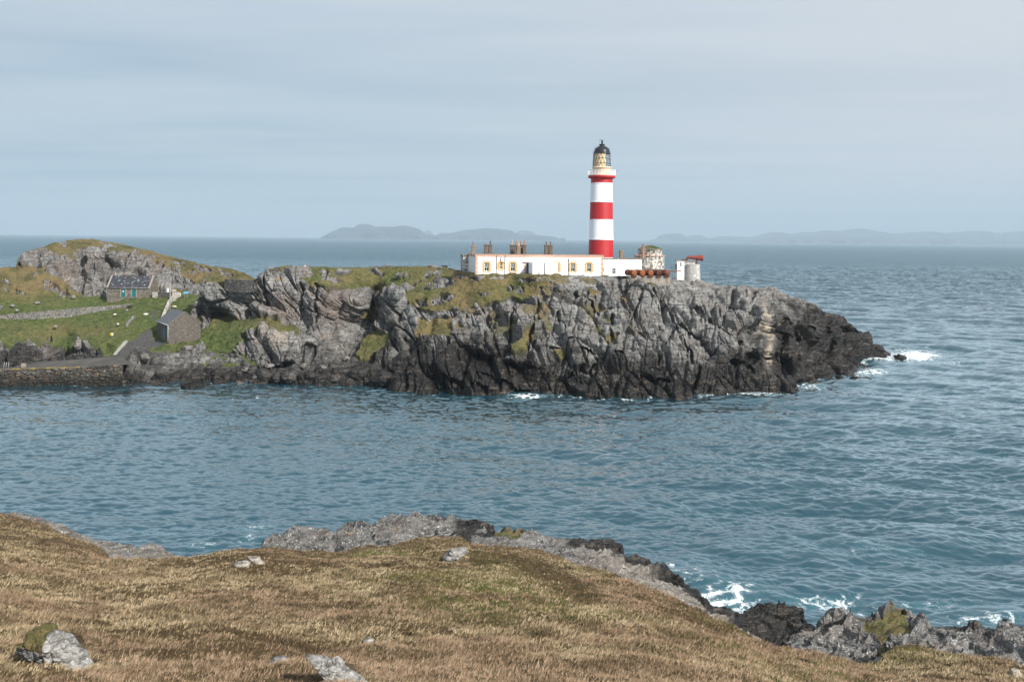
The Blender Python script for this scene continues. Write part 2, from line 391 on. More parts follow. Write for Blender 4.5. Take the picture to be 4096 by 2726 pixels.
A_ROCK = polys('''1080,1080 1240,1078 1255,1095 1205,1130 1210,1140 1100,1140 1075,1120
1270,1085 1300,1080 1330,1100 1375,1125 1340,1130 1290,1115
1340,1095 1360,1075 1400,1090 1410,1104 1370,1105
1460,1080 1500,1068 1530,1095 1470,1096
1550,1066 1600,1070 1580,1082
1580,1110 1640,1100 1630,1116 1590,1120
1705,1105 1720,1085 1790,1085 1760,1105
1685,1148 1700,1125 1800,1108 1825,1128 1780,1150 1700,1160
1600,1170 1630,1140 1680,1125 1700,1115 1660,1150 1630,1175
1830,1105 1870,1100 1940,1105 1920,1122 1850,1120
1953,1112 2010,1100 2020,1108 1960,1120
2062,1122 2090,1112 2120,1118 2200,1110 2210,1118 2130,1127 2075,1130
2200,1120 2270,1100 2350,1100 2320,1125 2260,1145 2220,1150
1920,1180 1950,1167 1965,1175 1930,1184
2060,1180 2070,1145 2105,1142 2100,1175 2080,1180
2025,1155 2040,1143 2060,1150 2040,1165
1720,1205 1760,1172 1830,1180 1800,1210 1740,1225
1660,1200 1700,1195 1710,1225 1670,1225
''')
A_JOINT = polys('''2302,1170 2350,1215 2395,1277
2570,1178 2545,1230 2525,1268
2230,1241 2245,1300 2275,1357
2445,1286 2440,1340 2458,1402
2070,1196 2055,1280 2030,1357
2150,1205 2140,1300 2105,1384
2614,1187 2690,1290 2775,1424
2703,1277 2780,1320 2868,1388
2560,1330 2600,1380 2641,1446
2382,1446 2320,1480 2257,1527
2775,1428 2790,1500 2775,1558
2770,1233 2870,1290 2980,1364
2924,1205 2980,1225 3027,1261
3083,1271 3160,1290 3237,1327
3307,1261 3325,1330 3353,1397
3120,1317 3130,1390 3148,1457
1210,1150 1190,1230 1215,1290
1265,1140 1262,1220 1270,1290
1060,1110 1055,1200 1045,1260
2200,1380 2330,1400 2480,1440
2480,1440 2600,1500 2700,1530
1900,1480 2000,1530 2120,1560
1720,1500 1850,1540 1950,1570
2880,1420 2950,1440 3010,1500''')
def setmask(px, py, co, gp, rp, kk, soft=9.0, ns=.45):
    g = np.full(px.shape, -50.0); nz = (fbm(co * ns, 4, kk) - .5)
    for p_ in gp:
        xs = [q[0] for q in p_]; ys = [q[1] for q in p_]
        box = (px > min(xs) - 40) & (px < max(xs) + 40) & (py > min(ys) - 40) & (py < max(ys) + 40)
        d = np.full(px.shape, -50.0); d[box] = polydist(px[box], py[box], p_); g = np.maximum(g, d)
    for p_ in rp:
        xs = [q[0] for q in p_]; ys = [q[1] for q in p_]
        box = (px > min(xs) - 30) & (px < max(xs) + 30) & (py > min(ys) - 30) & (py < max(ys) + 30)
        d = np.full(px.shape, -50.0); d[box] = polydist(px[box], py[box], p_); g = np.minimum(g, -d)
    return smooth(g + nz * soft * 4, -soft, soft), g
def blob(px, py, x, y, rx, ry, rot=0.0):
    c, s = math.cos(rot), math.sin(rot); dx, dy = px - x, py - y
    return np.exp(-(((dx * c + dy * s) / rx) ** 2 + ((-dx * s + dy * c) / ry) ** 2))
def masks_A(px, py, co):
    g, gd = setmask(px, py, co, A_GRASS, A_ROCK, 3)
    z = co[..., 2]; n = fbm(co * .35, 4, 21) - .5
    # grass tufts in hollows of the upper slabs
    tuft = smooth(fbm(co * .30, 4, 77), .60, .66) * smooth(z, 7, 11) * smooth(px, 1500, 1700) * (1 - smooth(px, 2500, 2750)) * .55
    g = np.maximum(g, tuft)
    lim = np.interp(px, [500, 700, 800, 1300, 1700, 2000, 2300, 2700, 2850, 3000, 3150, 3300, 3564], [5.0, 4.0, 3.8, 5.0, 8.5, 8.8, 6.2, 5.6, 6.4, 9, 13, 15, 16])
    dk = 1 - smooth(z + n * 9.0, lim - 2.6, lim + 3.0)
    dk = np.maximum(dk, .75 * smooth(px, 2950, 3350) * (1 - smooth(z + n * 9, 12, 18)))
    for b_ in ((1505, 1215, 45, 60), (880, 1255, 60, 35), (2000, 1440, 160, 45, .2), (1900, 1400, 90, 30, .3)):  # shade of the gully, overhang and undercut recesses painted in as dark colour
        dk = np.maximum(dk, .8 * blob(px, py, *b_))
    bch = blob(px, py, 1000, 1440, 420, 34); dk = dk * (1 - .6 * bch * smooth(z, .8, 1.8))
    brown = np.clip(blob(px, py, 1340, 1215, 75, 80) * 1.3 + blob(px, py, 1130, 1230, 55, 60, .5) + .3 * smooth(fbm(co * .2, 3, 33), .5, .62) * smooth(z, 4, 8), 0, 1)
    pale = np.clip(blob(px, py, 3066, 1300, 11, 60, -.03) + blob(px, py, 3075, 1420, 10, 60, -.12) + .8 * blob(px, py, 1110, 1350, 45, 40, .6) * .6, 0, 1)
    pale = np.maximum(pale, .5 * blob(px, py, 515, 1455, 25, 12)); dk = dk * (1 - .9 * np.clip(blob(px, py, 3066, 1300, 14, 60) + blob(px, py, 3075, 1420, 12, 60), 0, 1))
    beach = smooth(polydist(px, py, [(560,1405),(700,1408),(780,1400),(860,1410),(960,1420),(1000,1452),(1150,1470),(1250,1440),(1320,1430),(1440,1430),(1500,1480),(1480,1520),(1300,1530),(1100,1520),(950,1530),(860,1530),(840,1500),(760,1470),(650,1445),(560,1425)]), -8, 14) * (1 - g)
    away = np.zeros_like(z)
    for (x, y, rx, ry, rt, d) in ((1505, 1215, 40, 75, 0, 5.5), (880, 1260, 65, 26, .25, 4.5), (985, 1240, 30, 40, .3, 2.5), (1990, 1455, 170, 30, .22, 7.0), (1880, 1400, 90, 20, .3, 3.5), (2600, 1470, 90, 14, .3, 1.5),
                                   (3020, 1440, 40, 16, .2, 5), (1130, 1458, 70, 14, .3, 4), (1210, 1260, 16, 60, -.3, 2.5), (1240, 1400, 60, 14, .3, 3), (2150, 1290, 14, 60, -.4, 1.5), (790, 1290, 14, 70, .2, 3.0),
                                   (2400, 1230, 10, 60, .25, 1.8), (2230, 1250, 9, 50, .3, 1.5), (2700, 1330, 12, 70, -.55, 2.0), (2580, 1190, 70, 8, .5, 1.6), (1720, 1350, 14, 80, .2, 2), (3200, 1370, 12, 60, -.5, 2.5), (3330, 1420, 10, 50, -.5, 2)):
        away += d * blob(px, py, x, y, rx, ry, rt)
    for (x, y, rx, ry, rt, d) in ((1100, 1370, 60, 60, .5, 3.0), (2100, 1545, 110, 25, .25, 3.5), (1650, 1500, 60, 50, 0, 2.5), (3040, 1330, 22, 90, 0, 3.0), (2500, 1330, 120, 50, .3, 1.6), (2250, 1240, 70, 60, .3, 1.5), (700, 1490, 60, 30, 0, 1.5), (2940, 1480, 60, 60, 0, 2),
                                   (1340, 1200, 60, 70, 0, 1.5), (1140, 1220, 40, 60, .3, 1.2), (2700, 1260, 90, 30, .4, 1.5)):
        away -= d * blob(px, py, x, y, rx, ry, rt)
    jx = px + (fbm(co * .5, 3, 171) - .5) * 26; jy = py + (fbm(co * .5, 3, 173) - .5) * 26
    for l in A_JOINT:
        for (x1, y1), (x2, y2) in zip(l[:-1], l[1:]):
            ex, ey = x2 - x1, y2 - y1; tt = np.clip(((jx - x1) * ex + (jy - y1) * ey) / (ex * ex + ey * ey), 0, 1)
            dd_ = np.hypot(jx - x1 - tt * ex, jy - y1 - tt * ey); away = np.maximum(away, 1.9 * np.exp(-(dd_ / 5.0) ** 2))
    fade = smooth(py - A_TOP(px), 0, 40) * smooth(A_BOT(px) - py, -5, 30)
    z0 = np.zeros_like(z)
    # turf hummocks in hollow
    away_l = 7 * (1 - smooth(px, 456, 484))
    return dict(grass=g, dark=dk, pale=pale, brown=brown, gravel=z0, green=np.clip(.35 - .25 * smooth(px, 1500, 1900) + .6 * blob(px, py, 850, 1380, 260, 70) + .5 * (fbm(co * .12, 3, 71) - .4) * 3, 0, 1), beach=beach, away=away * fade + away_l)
pxA = np.linspace(455, 3564, 1700)
def ampA(px, py, co):
    e = .35 + .65 * smooth(px, 470, 540) * (1 - smooth(px, 3500, 3564) * .6)
    hs = 1 - .75 * smooth(px, 1850, 1900) * (1 - smooth(px, 2700, 2790)) * (1 - smooth(py - A_TOP(px), 0, 40))
    brow = 1 - .45 * blob(px, py, 1340, 1215, 75, 80) - .3 * blob(px, py, 1130, 1230, 55, 60, .5)
    return e * hs * brow * 1.0
LEV_A = [(9.5, 2.6, .42, .5), (4.0, .6, .9, .6), (1.6, .13, .5, .9), (.65, .04, .5, .8)]
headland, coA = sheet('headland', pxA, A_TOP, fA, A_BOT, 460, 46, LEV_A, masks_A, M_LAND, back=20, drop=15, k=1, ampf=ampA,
                 flat=lambda p: np.interp(p, [500, 1000, 1300, 1850, 2000, 2780, 2900, 3500], [1, 2, 5, 8, 18, 12, 4, 0]))
tag(headland, kind='structure')

# ------------------------------------------------------------------ B: pasture and the hill on the left
B_TOP = line('''-260 1050 -100 1062 0 1071 66 1068 71 1040 78 1026 103 1005 170 989 250 963 300 958 366 956 424 966 513 983 616 1009 714 1036 848 1065 937 1078 995 1100 1040 1125''')
B_BOT = lambda p: np.full(np.shape(p), 1462.0)
B_CTRL = [(-200,1455,199),(-200,1380,207),(-200,1278,221),(-200,1150,236),(-200,1060,246),(0,1455,200),(0,1380,207),(0,1300,218),(0,1278,221),(0,1261,226),(0,1230,229),(0,1150,237),(0,1072,246),
 (200,1455,200),(200,1380,210),(200,1270,224),(200,1200,234),(183,1092,244),(60,1066,250),(85,1020,256),(110,1006,260),(250,965,265),(366,957,270),(366,1050,255),(400,1186,240.5),(300,1150,242),(420,1120,246),(430,1010,254),
 (513,984,266),(616,1010,262),(600,1090,247),(714,1037,258),(848,1066,252),(960,1092,246),(800,1120,246),(600,1170,240.5),(720,1170,240),(515,1190,236.5),(600,1195,234),(450,1300,216),(450,1380,207.5),(450,1440,202),
 (600,1250,224),(600,1340,212),(600,1400,203.5),(628,1345,213),(700,1300,216),(750,1230,223),(720,1200,231),(660,1380,204.8),(800,1370,208),(150,1340,215),(250,1385,212),(380,1410,206),(560,1440,200),(900,1300,215),(1000,1200,235)]
fB = rbf(B_CTRL)
B_ROCK = polys('''71,1060 75,1025 110,1005 170,990 200,1000 230,1015 225,1050 190,1065 120,1070
185,1090 190,1060 230,1035 300,1028 290,1000 340,985 420,990 480,1000 560,1020 620,1060 690,1090 720,1130 730,1165 640,1170 560,1165 440,1190 330,1180 290,1150 240,1115
240,972 260,962 275,985 255,990
620,1050 700,1080 740,1110 760,1150 745,1165 700,1150
700,1110 760,1120 800,1140 800,1170 760,1175
690,1045 740,1052 760,1070 720,1065
770,1056 830,1070 850,1085 800,1080
880,1080 940,1095 930,1110 885,1100
400,967 430,972 470,985 420,985
120,1100 150,1080 160,1100 140,1108
172,1125 200,1115 235,1140 230,1170 200,1165 175,1150
235,1160 265,1155 275,1180 245,1185
280,1150 330,1165 355,1185 330,1182
0,1115 20,1112 40,1140 110,1180 85,1175 50,1150
-60,1225 0,1225 22,1245 10,1252 -60,1250
15,1150 40,1165 35,1172 5,1160
-300,1392 -100,1375 0,1372 40,1390 70,1372 110,1375 150,1395 190,1398 230,1385 260,1398 290,1400 305,1360 325,1370 330,1395 350,1385 390,1395 400,1425 420,1450 430,1490 -300,1490
190,1340 205,1345 205,1362 188,1358
''')
def masks_B(px, py, co):
    big = [[(-400, 900), (1200, 900), (1200, 1600), (-400, 1600)]]
    g, gd = setmask(px, py, co, big, B_ROCK, 43, soft=7)
    z = co[..., 2]
    hillrock = smooth(fbm(co * np.array([.2, .2, .35]), 4, 83), .56, .60) * blob(px, py, 640, 1080, 260, 60, .3)
    slope_l = smooth(fbm(co * .25, 4, 85), .60, .64) * blob(px, py, 60, 1150, 130, 60, .3)
    spots = smooth(fbm(co * .7, 3, 87), .70, .72) * .8 * (1 - smooth(py, 1390, 1420)) * smooth(py, 1190, 1240)
    g = g * (1 - np.clip(hillrock * .9 + slope_l + spots * .5, 0, 1))
    green = smooth(py, 1150, 1200) * (1 - .5 * blob(px, py, 330, 1330, 140, 30) - .7 * blob(px, py, 100, 1180, 130, 40, .2) - .45 * blob(px, py, 80, 1330, 140, 40))
    green = np.clip(green + .35 * (fbm(co * .2, 4, 88) - .5) * 2, 0, 1)
    dk = .9 * (1 - smooth(z + (fbm(co * .35, 4, 22) - .5) * 3, 2.5, 5.0)) + .35 * blob(px, py, 400, 1080, 90, 50)
    track = smooth(polydist(px, py, [(460, 1430), (508, 1366), (545, 1362), (560, 1338), (585, 1322), (598, 1310), (610, 1330), (610, 1352), (640, 1358), (672, 1374), (640, 1382), (600, 1395), (575, 1430)]) + (fbm(co * .8, 3, 91) - .5) * 14, -3, 4)
    track = np.maximum(track, smooth(polydist(px, py, [(602, 1280), (612, 1245), (632, 1240), (622, 1270), (612, 1281)]) + (fbm(co * .8, 3, 92) - .5) * 10, -2, 3))
    brown = .5 * smooth(fbm(co * .2, 3, 35), .46, .6)
    z0 = np.zeros_like(z)
    away = 3.2 * blob(px, py, 265, 1390, 22, 40, .3) + 2.5 * blob(px, py, 430, 1400, 22, 26) + 2.0 * blob(px, py, 250, 1340, 60, 30, .4) - 1.8 * blob(px, py, 313, 1385, 12, 26)
    away += 4 * blob(px, py, 440, 1060, 60, 30, .6) + 3 * blob(px, py, 330, 1110, 16, 50, -.5) + 3 * blob(px, py, 560, 1110, 14, 50, -.4) + 3 * blob(px, py, 75, 1060, 20, 8)
    away -= 2 * blob(px, py, 300, 1060, 60, 60) + 2 * blob(px, py, 500, 1050, 30, 30)
    return dict(grass=g, dark=np.clip(dk, 0, 1), pale=.35 * blob(px, py, 270, 1100, 30, 30), brown=brown, gravel=track, green=green, away=away * smooth(py - B_TOP(px), 0, 40))
pxB = np.linspace(-260, 1040, 760)
pasture, coB = sheet('hillside', pxB, B_TOP, fB, B_BOT, 400, 26, [(9.0, 2.6, .42, .45), (3.3, .95, 1.05, .7), (1.5, .34, .5, .8), (.6, .11, .5, .7)], masks_B, M_LAND, back=24, drop=18, k=2, gpow=.7,
                     ampf=lambda px, py, co: .35 + .65 * smooth(py - B_TOP(px), 0, 30))
tag(pasture, kind='structure')

# ------------------------------------------------------------------ G: the near brown hill
G_TOP = line('''-500 1990 -100 2040 0 2051 36 2057 89 2075 178 2101 261 2134 333 2164 416 2205 440 2229 517 2243 594 2241 701 2235 832 2217 951 2190 1070 2182 1159 2188 1325 2197 1433 2191 1577 2176 1649 2159 1736 2152
1830 2161 1888 2174 2068 2183 2155 2202 2241 2230 2335 2266 2443 2292 2551 2340 2700 2392 2839 2461 2940 2508 3042 2562 3144 2596 3245 2623 3448 2642 3516 2636 3560 2590 3600 2574 3685 2583 3787 2608 3923 2613 3956 2623 4058 2657 4096 2677 4400 2740''')
fG = rbf([(0,2051,66),(-400,2000,68),(-400,2726,24),(440,2229,60),(250,2130,63),(700,2235,58),(1070,2182,61),(1400,2194,62),(1736,2153,67),(2068,2184,63),(2335,2267,61),(2737,2410,55),(3144,2596,49),(3448,2642,46.5),(3584,2576,50.5),(3787,2608,48),(4096,2677,44),
 (0,2726,25),(1000,2726,26),(2000,2726,28),(3000,2726,33),(4096,2726,41),(4400,2745,42),(0,2240,51),(0,2450,37),(1000,2450,40),(1000,2250,54),(1700,2300,51),(1720,2215,60),(2100,2235,59.5),(2000,2480,40.5),(2600,2500,43),(3000,2640,40),(3500,2690,44.5),(550,2300,51),(2450,2380,50)])
GNV = 340
pxG = np.concatenate([np.linspace(-500, -20, 60)[:-1], np.linspace(-20, 4120, 1100), np.linspace(4120, 4400, 40)[1:]])
_T = G_TOP(pxG); _v = np.linspace(0, 1, GNV)[:, None]; _B = np.maximum(2745.0, _T + 10)
pyG = _B[None] + (_T - _B)[None] * _v; pxxG = np.broadcast_to(pxG[None], pyG.shape)
coG = P(pxxG, pyG, fG(pxxG, pyG))
# towards and behind the camera
tf = np.linspace(1, 0, 40)[:-1, None]
b0 = coG[0]; Yb = b0[:, 1][None]
front = np.stack([b0[None, :, 0] * (1 + 1.6 * tf ** 1.5), Yb - tf * (Yb + 45), np.where(Yb - tf * (Yb + 45) > 0, 26.2 + (b0[None, :, 2] - 26.2) * np.clip((Yb - tf * (Yb + 45)) / Yb, 0, 1), 26.2 - (Yb - tf * (Yb + 45)) * .02)], -1)
tb = (np.arange(1, 21) / 20)[:, None]
b1 = coG[-1]
backG = np.stack([b1[None, :, 0] * (1 + tb * 10 / b1[None, :, 1]), b1[None, :, 1] + tb * 10, b1[None, :, 2] - slope(pxG, _T)[None] * tb * 10 * 1.02 - 7 * tb ** 1.5], -1)
coG = np.concatenate([front, coG, backG], 0)
PXG = np.concatenate([np.repeat(pxxG[:1], 39, 0), pxxG, np.repeat(pxxG[-1:], 20, 0)], 0)
PYG = np.concatenate([2745 + tf * 900 + 0 * pxG[None], pyG, np.repeat(pyG[-1:], 20, 0)], 0)
def tussock(co):
    # rank grass: soft clumps
    f1, f2, rn, tl = worley(co / np.array([.75, .75, 1.5]), 111)
    return (fbm(co * .35, 3, 101) - .5) * .7 + .20 * (rn - .3) * np.clip(1 - 1.3 * f1 * f1, 0, 1) + (fbm(co * 2.2, 3, 103) - .5) * .13
edge = smooth(np.arange(coG.shape[0])[:, None] + 0 * PXG, 0, 1)
tus = tussock(coG)
camclear = smooth(coG[..., 1], 4, 18)
coG[..., 2] += tus * np.where(camclear > 0, camclear, 0)
def heath(px, py, co):
    """0 pale dry grass, 1 dark heather; second value: greenness"""
    n = fbm(co * np.array([.22, .22, .22]), 5, 121, .6)
    h = smooth(n, .50, .64) * .7 + .30 * smooth(fbm(co * np.array([.6, .6, .6]), 4, 123, .6), .46, .64)
    h = np.maximum(h, 1.0 * smooth(polydist(px, py, [(1860, 2205), (2000, 2190), (2160, 2210), (2300, 2290), (2400, 2380), (2330, 2400), (2200, 2350), (2080, 2290), (1900, 2260)]) + (n - .5) * 130, -20, 20))
    h = np.maximum(h, .8 * smooth(polydist(px, py, [(700, 2250), (1000, 2215), (1280, 2240), (1260, 2330), (1130, 2330), (900, 2300)]) + (n - .5) * 160, -20, 20))
    h = np.maximum(h, .45 * blob(px, py, 560, 2350, 380, 34, .04)); h = np.maximum(h, .4 * blob(px, py, 700, 2460, 230, 26))
    gr = .75 * blob(px, py, 1900, 2380, 420, 110, .1) + .7 * blob(px, py, 1640, 2240, 260, 40) + .5 * blob(px, py, 2350, 2480, 240, 40, .3) + .45 * smooth(px, 2500, 3000) + .6 * blob(px, py, 1500, 2230, 120, 30)
    gr = np.clip(gr * smooth(fbm(co * .3, 4, 131), .40, .56), 0, 1)
    return np.clip(h, 0, 1), gr
hG, grG = heath(PXG, PYG, coG)
mG, t, b = new_mat('hill_turf')
g_ = t.new('ShaderNodeTexCoord').outputs['Object']
na = t.noise(g_, 1.2, 5, .65); nb = t.noise(g_, 7, 4, .7)
c = t.ramp(na, [(.35, (.065, .050, .027)), (.55, (.11, .085, .045)), (.7, (.16, .125, .068))])
c = t.mix(t.attr('heather'), c, t.ramp(na, [(.4, (.045, .033, .018)), (.65, (.095, .062, .034))]))
c = t.mix(t.attr('green'), c, t.ramp(na, [(.4, (.065, .080, .02)), (.65, (.14, .145, .04))]))
c = t.mix(t.ramp(nb, [(.3, .6), (.6, 0.0)]), c, (.035, .026, .014))
t.l.new(c, b.inputs['Base Color']); b.inputs['Roughness'].default_value = .95; b.inputs['Specular IOR Level'].default_value = .1
t.l.new(t.bump(nb, .6, .12), b.inputs['Normal'])
ground = grid_mesh('ground', coG, mG, dict(heather=hG, green=grG)); tag(ground, kind='structure')
def G_at(px, py):
    """surface point of the near hill seen at px, py (before tussocks)"""
    return P(px, py, fG(px, py))

# grass on it: one mass of blades
rng = np.random.default_rng(5)
def blades(n, name):
    # choose points on the grid, evenly by ground area, thinned with distance
    r0, r1 = 39 - 6, 39 + GNV - 1
    sub = coG[r0:r1 + 1]
    cell = np.linalg.norm(np.cross(sub[1:, :-1] - sub[:-1, :-1], sub[:-1, 1:] - sub[:-1, :-1]), axis=-1)
    dist = sub[:-1, :-1, 1]
    vis = (PXG[r0:r1, :-1] > -120) & (PXG[r0:r1, :-1] < 4200)
    wgt = cell * vis * (25.0 / dist) ** .8
    cdf = np.cumsum(wgt.ravel()); cdf /= cdf[-1]
    ci = np.searchsorted(cdf, rng.random(n)); rr, cc = np.unravel_index(ci, cell.shape)
    u, v = rng.random((2, n)); rr += r0
    def lerp(A):
        return ((A[rr, cc].T * (1 - u) * (1 - v)) + (A[rr, cc + 1].T * u * (1 - v)) + (A[rr + 1, cc].T * (1 - u) * v) + (A[rr + 1, cc + 1].T * u * v)).T
    base = lerp(coG); px, py = lerp(PXG), lerp(PYG); hh, gg = lerp(hG), lerp(grG)
    return base, px, py, hh, gg
NT_ = 230000
base, bpx, bpy_, bh, bg_ = blades(NT_, 'grass')
keep = np.ones(len(base), bool)
G_BARE = []   # outcrops where no grass grows: (x, y, rx, ry)
G_BARE = [(215, 2600, 150, 70), (1120, 2655, 48, 24), (1340, 2690, 105, 26), (1815, 2216, 52, 20), (965, 2252, 32, 18), (1030, 2238, 26, 9), (1472, 2558, 22, 7), (4060, 2690, 30, 20), (340, 2247, 12, 5), (110, 2274, 9, 4)]
for (x, y, rx, ry) in G_BARE: keep &= (((bpx - x) / (rx * .85)) ** 2 + ((bpy_ - y) / (ry * .8)) ** 2) > 1
base, bpx, bpy_, bh, bg_ = base[keep], bpx[keep], bpy_[keep], bh[keep], bg_[keep]
n = len(base)
clump = fbm(base * 1.6, 3, 141); isH = rng.random(n) < bh * .9; isG = (rng.random(n) < bg_ * .8) & ~isH
NB = 3
ln = np.where(isH, rng.uniform(.06, .13, n), rng.uniform(.09, .25, n) * (.35 + 1.2 * clump)); ln = np.where(isG, ln * .65, ln)
ln = ln * (1 - .35 * smooth(base[:, 1], 45, 62))
vs = []; sh = []; 
for k in range(NB):
    th = rng.uniform(0, 2 * np.pi, n); rad = rng.uniform(0, .07, n)
    b0 = base + np.stack([np.cos(th) * rad, np.sin(th) * rad, -.03 + 0 * th], -1)
    L = ln * rng.uniform(.6, 1.15, n)
    lean = np.where(isH, .5, .75); la = rng.normal(.15, 1.1, n)
    d = np.stack([np.cos(la) * lean * rng.uniform(.3, 1, n), np.sin(la) * lean * .6, np.ones(n)], -1); d /= np.linalg.norm(d, axis=-1, keepdims=True)
    wa = rng.normal(0, .6, n); wd = np.where(isH, rng.uniform(.012, .03, n), rng.uniform(.006, .016, n)) * (base[:, 1] / 30) ** .5
    wv = np.stack([np.cos(wa) * wd, np.sin(wa) * wd, 0 * wa], -1)
    mid = b0 + d * (L * .55)[:, None]; tip = mid + (d + np.array([.35, 0, -.25])) * (L * .5)[:, None]
    vs.append(np.stack([b0 - wv, b0 + wv, mid + wv * .7, mid - wv * .7, tip], 1))
    sh.append(rng.random(n))
vs = np.concatenate(vs); N = len(vs)
me = bpy.data.meshes.new('grass'); me.vertices.add(N * 5); me.vertices.foreach_set('co', vs.astype(np.float32).ravel())
i0 = (np.arange(N) * 5)[:, None]
loops = np.concatenate([i0 + np.array([[0, 1, 2, 3]]), i0 + np.array([[3, 2, 4]])], 1).astype(np.int32)
me.loops.add(loops.size); me.loops.foreach_set('vertex_index', loops.ravel())
me.polygons.add(N * 2); ls = np.stack([np.arange(N) * 7, np.arange(N) * 7 + 4], 1); me.polygons.foreach_set('loop_start', ls.astype(np.int32).ravel())
me.polygons.foreach_set('loop_total', np.tile([4, 3], N).astype(np.int32))
typ = np.tile(np.where(isH, 1.0, np.where(isG, .5, 0.0)), NB)
shade = np.clip(.5 * np.concatenate(sh) + .7 * np.tile(fbm(base * .9, 4, 151), NB) - .1, 0, 1)
red = np.tile(smooth(fbm(base * np.array([.16, .22, .2]), 4, 161), .42, .58), NB)
for nm, val in (('typ', typ), ('shade', shade), ('red', red)):
    at = me.attributes.new(nm, 'FLOAT', 'POINT'); at.data.foreach_set('value', np.repeat(val, 5).astype(np.float32))
me.update(calc_edges=True)
m, t, b = new_mat('grass_blades')
s_ = t.attr('shade')
dry = t.ramp(s_, [(.15, (.11, .082, .046)), (.4, (.26, .198, .118)), (.65, (.44, .345, .215)), (.9, (.68, .56, .39))])
dry = t.mix(t.math('MULTIPLY', t.attr('red'), .95), dry, t.ramp(s_, [(.15, (.095, .060, .037)), (.4, (.215, .148, .095)), (.65, (.37, .265, .175)), (.9, (.47, .34, .24))]))
hea = t.ramp(s_, [(.2, (.045, .033, .018)), (.5, (.105, .072, .040)), (.8, (.17, .125, .062))])
grc = t.ramp(s_, [(.2, (.06, .078, .02)), (.5, (.120, .135, .036)), (.8, (.20, .195, .062))])
ty = t.attr('typ')
c = t.mix(t.ramp(ty, [(.20, 0.0), (.3, 1.0)]), dry, t.mix(t.ramp(ty, [(.7, 0.0), (.8, 1.0)]), grc, hea))
t.l.new(c, b.inputs['Base Color']); b.inputs['Roughness'].default_value = .8; b.inputs['Specular IOR Level'].default_value = .15
me.materials.append(m)
grass = bpy.data.objects.new('grass', me); COL.objects.link(grass); tag(grass, kind='stuff')

# ------------------------------------------------------------------ near shore rocks
LEV_S = [(4.6, 1.15, .42, .45), (2.0, .36, .6, .6), (.75, .07, .45, .8), (.3, .018, .5, .8)]
def shore_masks(darkf, gp=None, palef=None, kk=0):
    def f(px, py, co):
        n = fbm(co * .6, 4, 201 + kk) - .5
        if gp: g, _ = setmask(px, py, co, gp, [], 205 + kk, soft=11, ns=.9)
        else: g = np.zeros(px.shape)
        z0 = np.zeros(px.shape)
        return dict(grass=g, dark=np.clip(darkf(px, py, co, n), 0, 1), pale=palef(px, py, co) if palef else z0, brown=.3 * smooth(fbm(co * .4, 3, 207), .5, .6), gravel=z0, green=.35 + z0)
    return f
def shore(name, top, x0, x1, ncol, kt, yb, masks, k, nv=150, dpx=26, back=7, drop=5, R=None, amp=1.0, kb=None):
    px = np.linspace(x0, x1, ncol)
    bot = lambda p: G_TOP(p) + dpx
    def depth(px_, py_):
        T, B = top(px_), bot(px_)
        v = np.clip((B - py_) / np.maximum(B - T, 1), 0, 1)
        YT = waterY(px_, T) * kt; YB = fG(px_, G_TOP(px_)) + yb
        return YB + (np.maximum(YT, YB + 1.5) - YB) * v ** .8
    def ampf(px_, py, co):
        e = np.minimum(smooth(px_, x0, x0 + 25), 1 - smooth(px_, x1 - 25, x1))
        return amp * (.2 + .8 * e)
    o, co = sheet(name, px, top, depth, bot, nv, 24, LEV_S, masks, M_SHORE, back=back, drop=drop, k=k, strat=.20, ssp=.55, warp=.12, joints=.42, jsp=.6, ampf=ampf, gpow=.9)
    tag(o, kind='structure'); return o
S1 = line('''20 2058 36 2054 119 2064 208 2094 297 2123 357 2150 386 2158 420 2160 446 2160 505 2181 553 2204 570 2194 606 2185 648 2193 683 2216 706 2238''')
shore('left_shore_rock', S1, 20, 706, 360, .80, 2.0, shore_masks(lambda px, py, co, n: 0 * px, palef=lambda px, py, co: .1 + 0 * px), 11, nv=90, amp=.28)
S2 = line('''1048 2192 1052 2165 1060 2155 1094 2143 1140 2146 1155 2123 1195 2106 1253 2114 1310 2122 1346 2134 1352 2108 1390 2087 1447 2092 1491 2102 1509 2094 1527 2077 1570 2067 1613 2077 1635 2062 1671 2052
1722 2060 1750 2072 1794 2075 1830 2086 1880 2081 1938 2093 1966 2114 1985 2150''')
shore('outer_shore_rock', S2, 1048, 1985, 620, .86, 7.0, shore_masks(lambda px, py, co, n: 1.0 * smooth(px + n * 250, 1760, 1880) + .8 * (1 - smooth(co[..., 2] + n * 3, 2.4, 3.2))), 12, nv=170, amp=.62)
S3 = line('''1868 2172 1880 2152 1916 2130 1967 2115 2082 2119 2126 2132 2227 2150 2299 2165 2360 2178 2368 2164 2414 2163 2486 2180 2497 2212 2588 2238 2656 2268 2717 2310 2771 2357 2818 2411 2830 2426 2879 2440 2934 2466 2990 2474 3030 2500 3060 2560''')
S3G = polys('1925,2150 1960,2112 2090,2117 2120,2140 2060,2165 1990,2160')
shore('right_shore_rock', S3, 1868, 3060, 760, .85, 3.0, shore_masks(lambda px, py, co, n: smooth(px + n * 120, 2215, 2290) * smooth(S3(px) + 52 + n * 60 - py, -12, 12), S3G,
      palef=lambda px, py, co: .2 * smooth(px, 2200, 2500)), 13, nv=170, amp=.5)
S5 = line('''2950 2500 2985 2474 3024 2462 3058 2452 3069 2420 3082 2410 3100 2416 3112 2424 3122 2414 3150 2421 3211 2434 3252 2450 3279 2474 3275 2510 3262 2545 3250 2590''')
shore('sea_stack_rock', S5, 2950, 3250, 260, .90, 8.0, shore_masks(lambda px, py, co, n: .97 + 0 * px, palef=None), 15, nv=150, amp=.9)
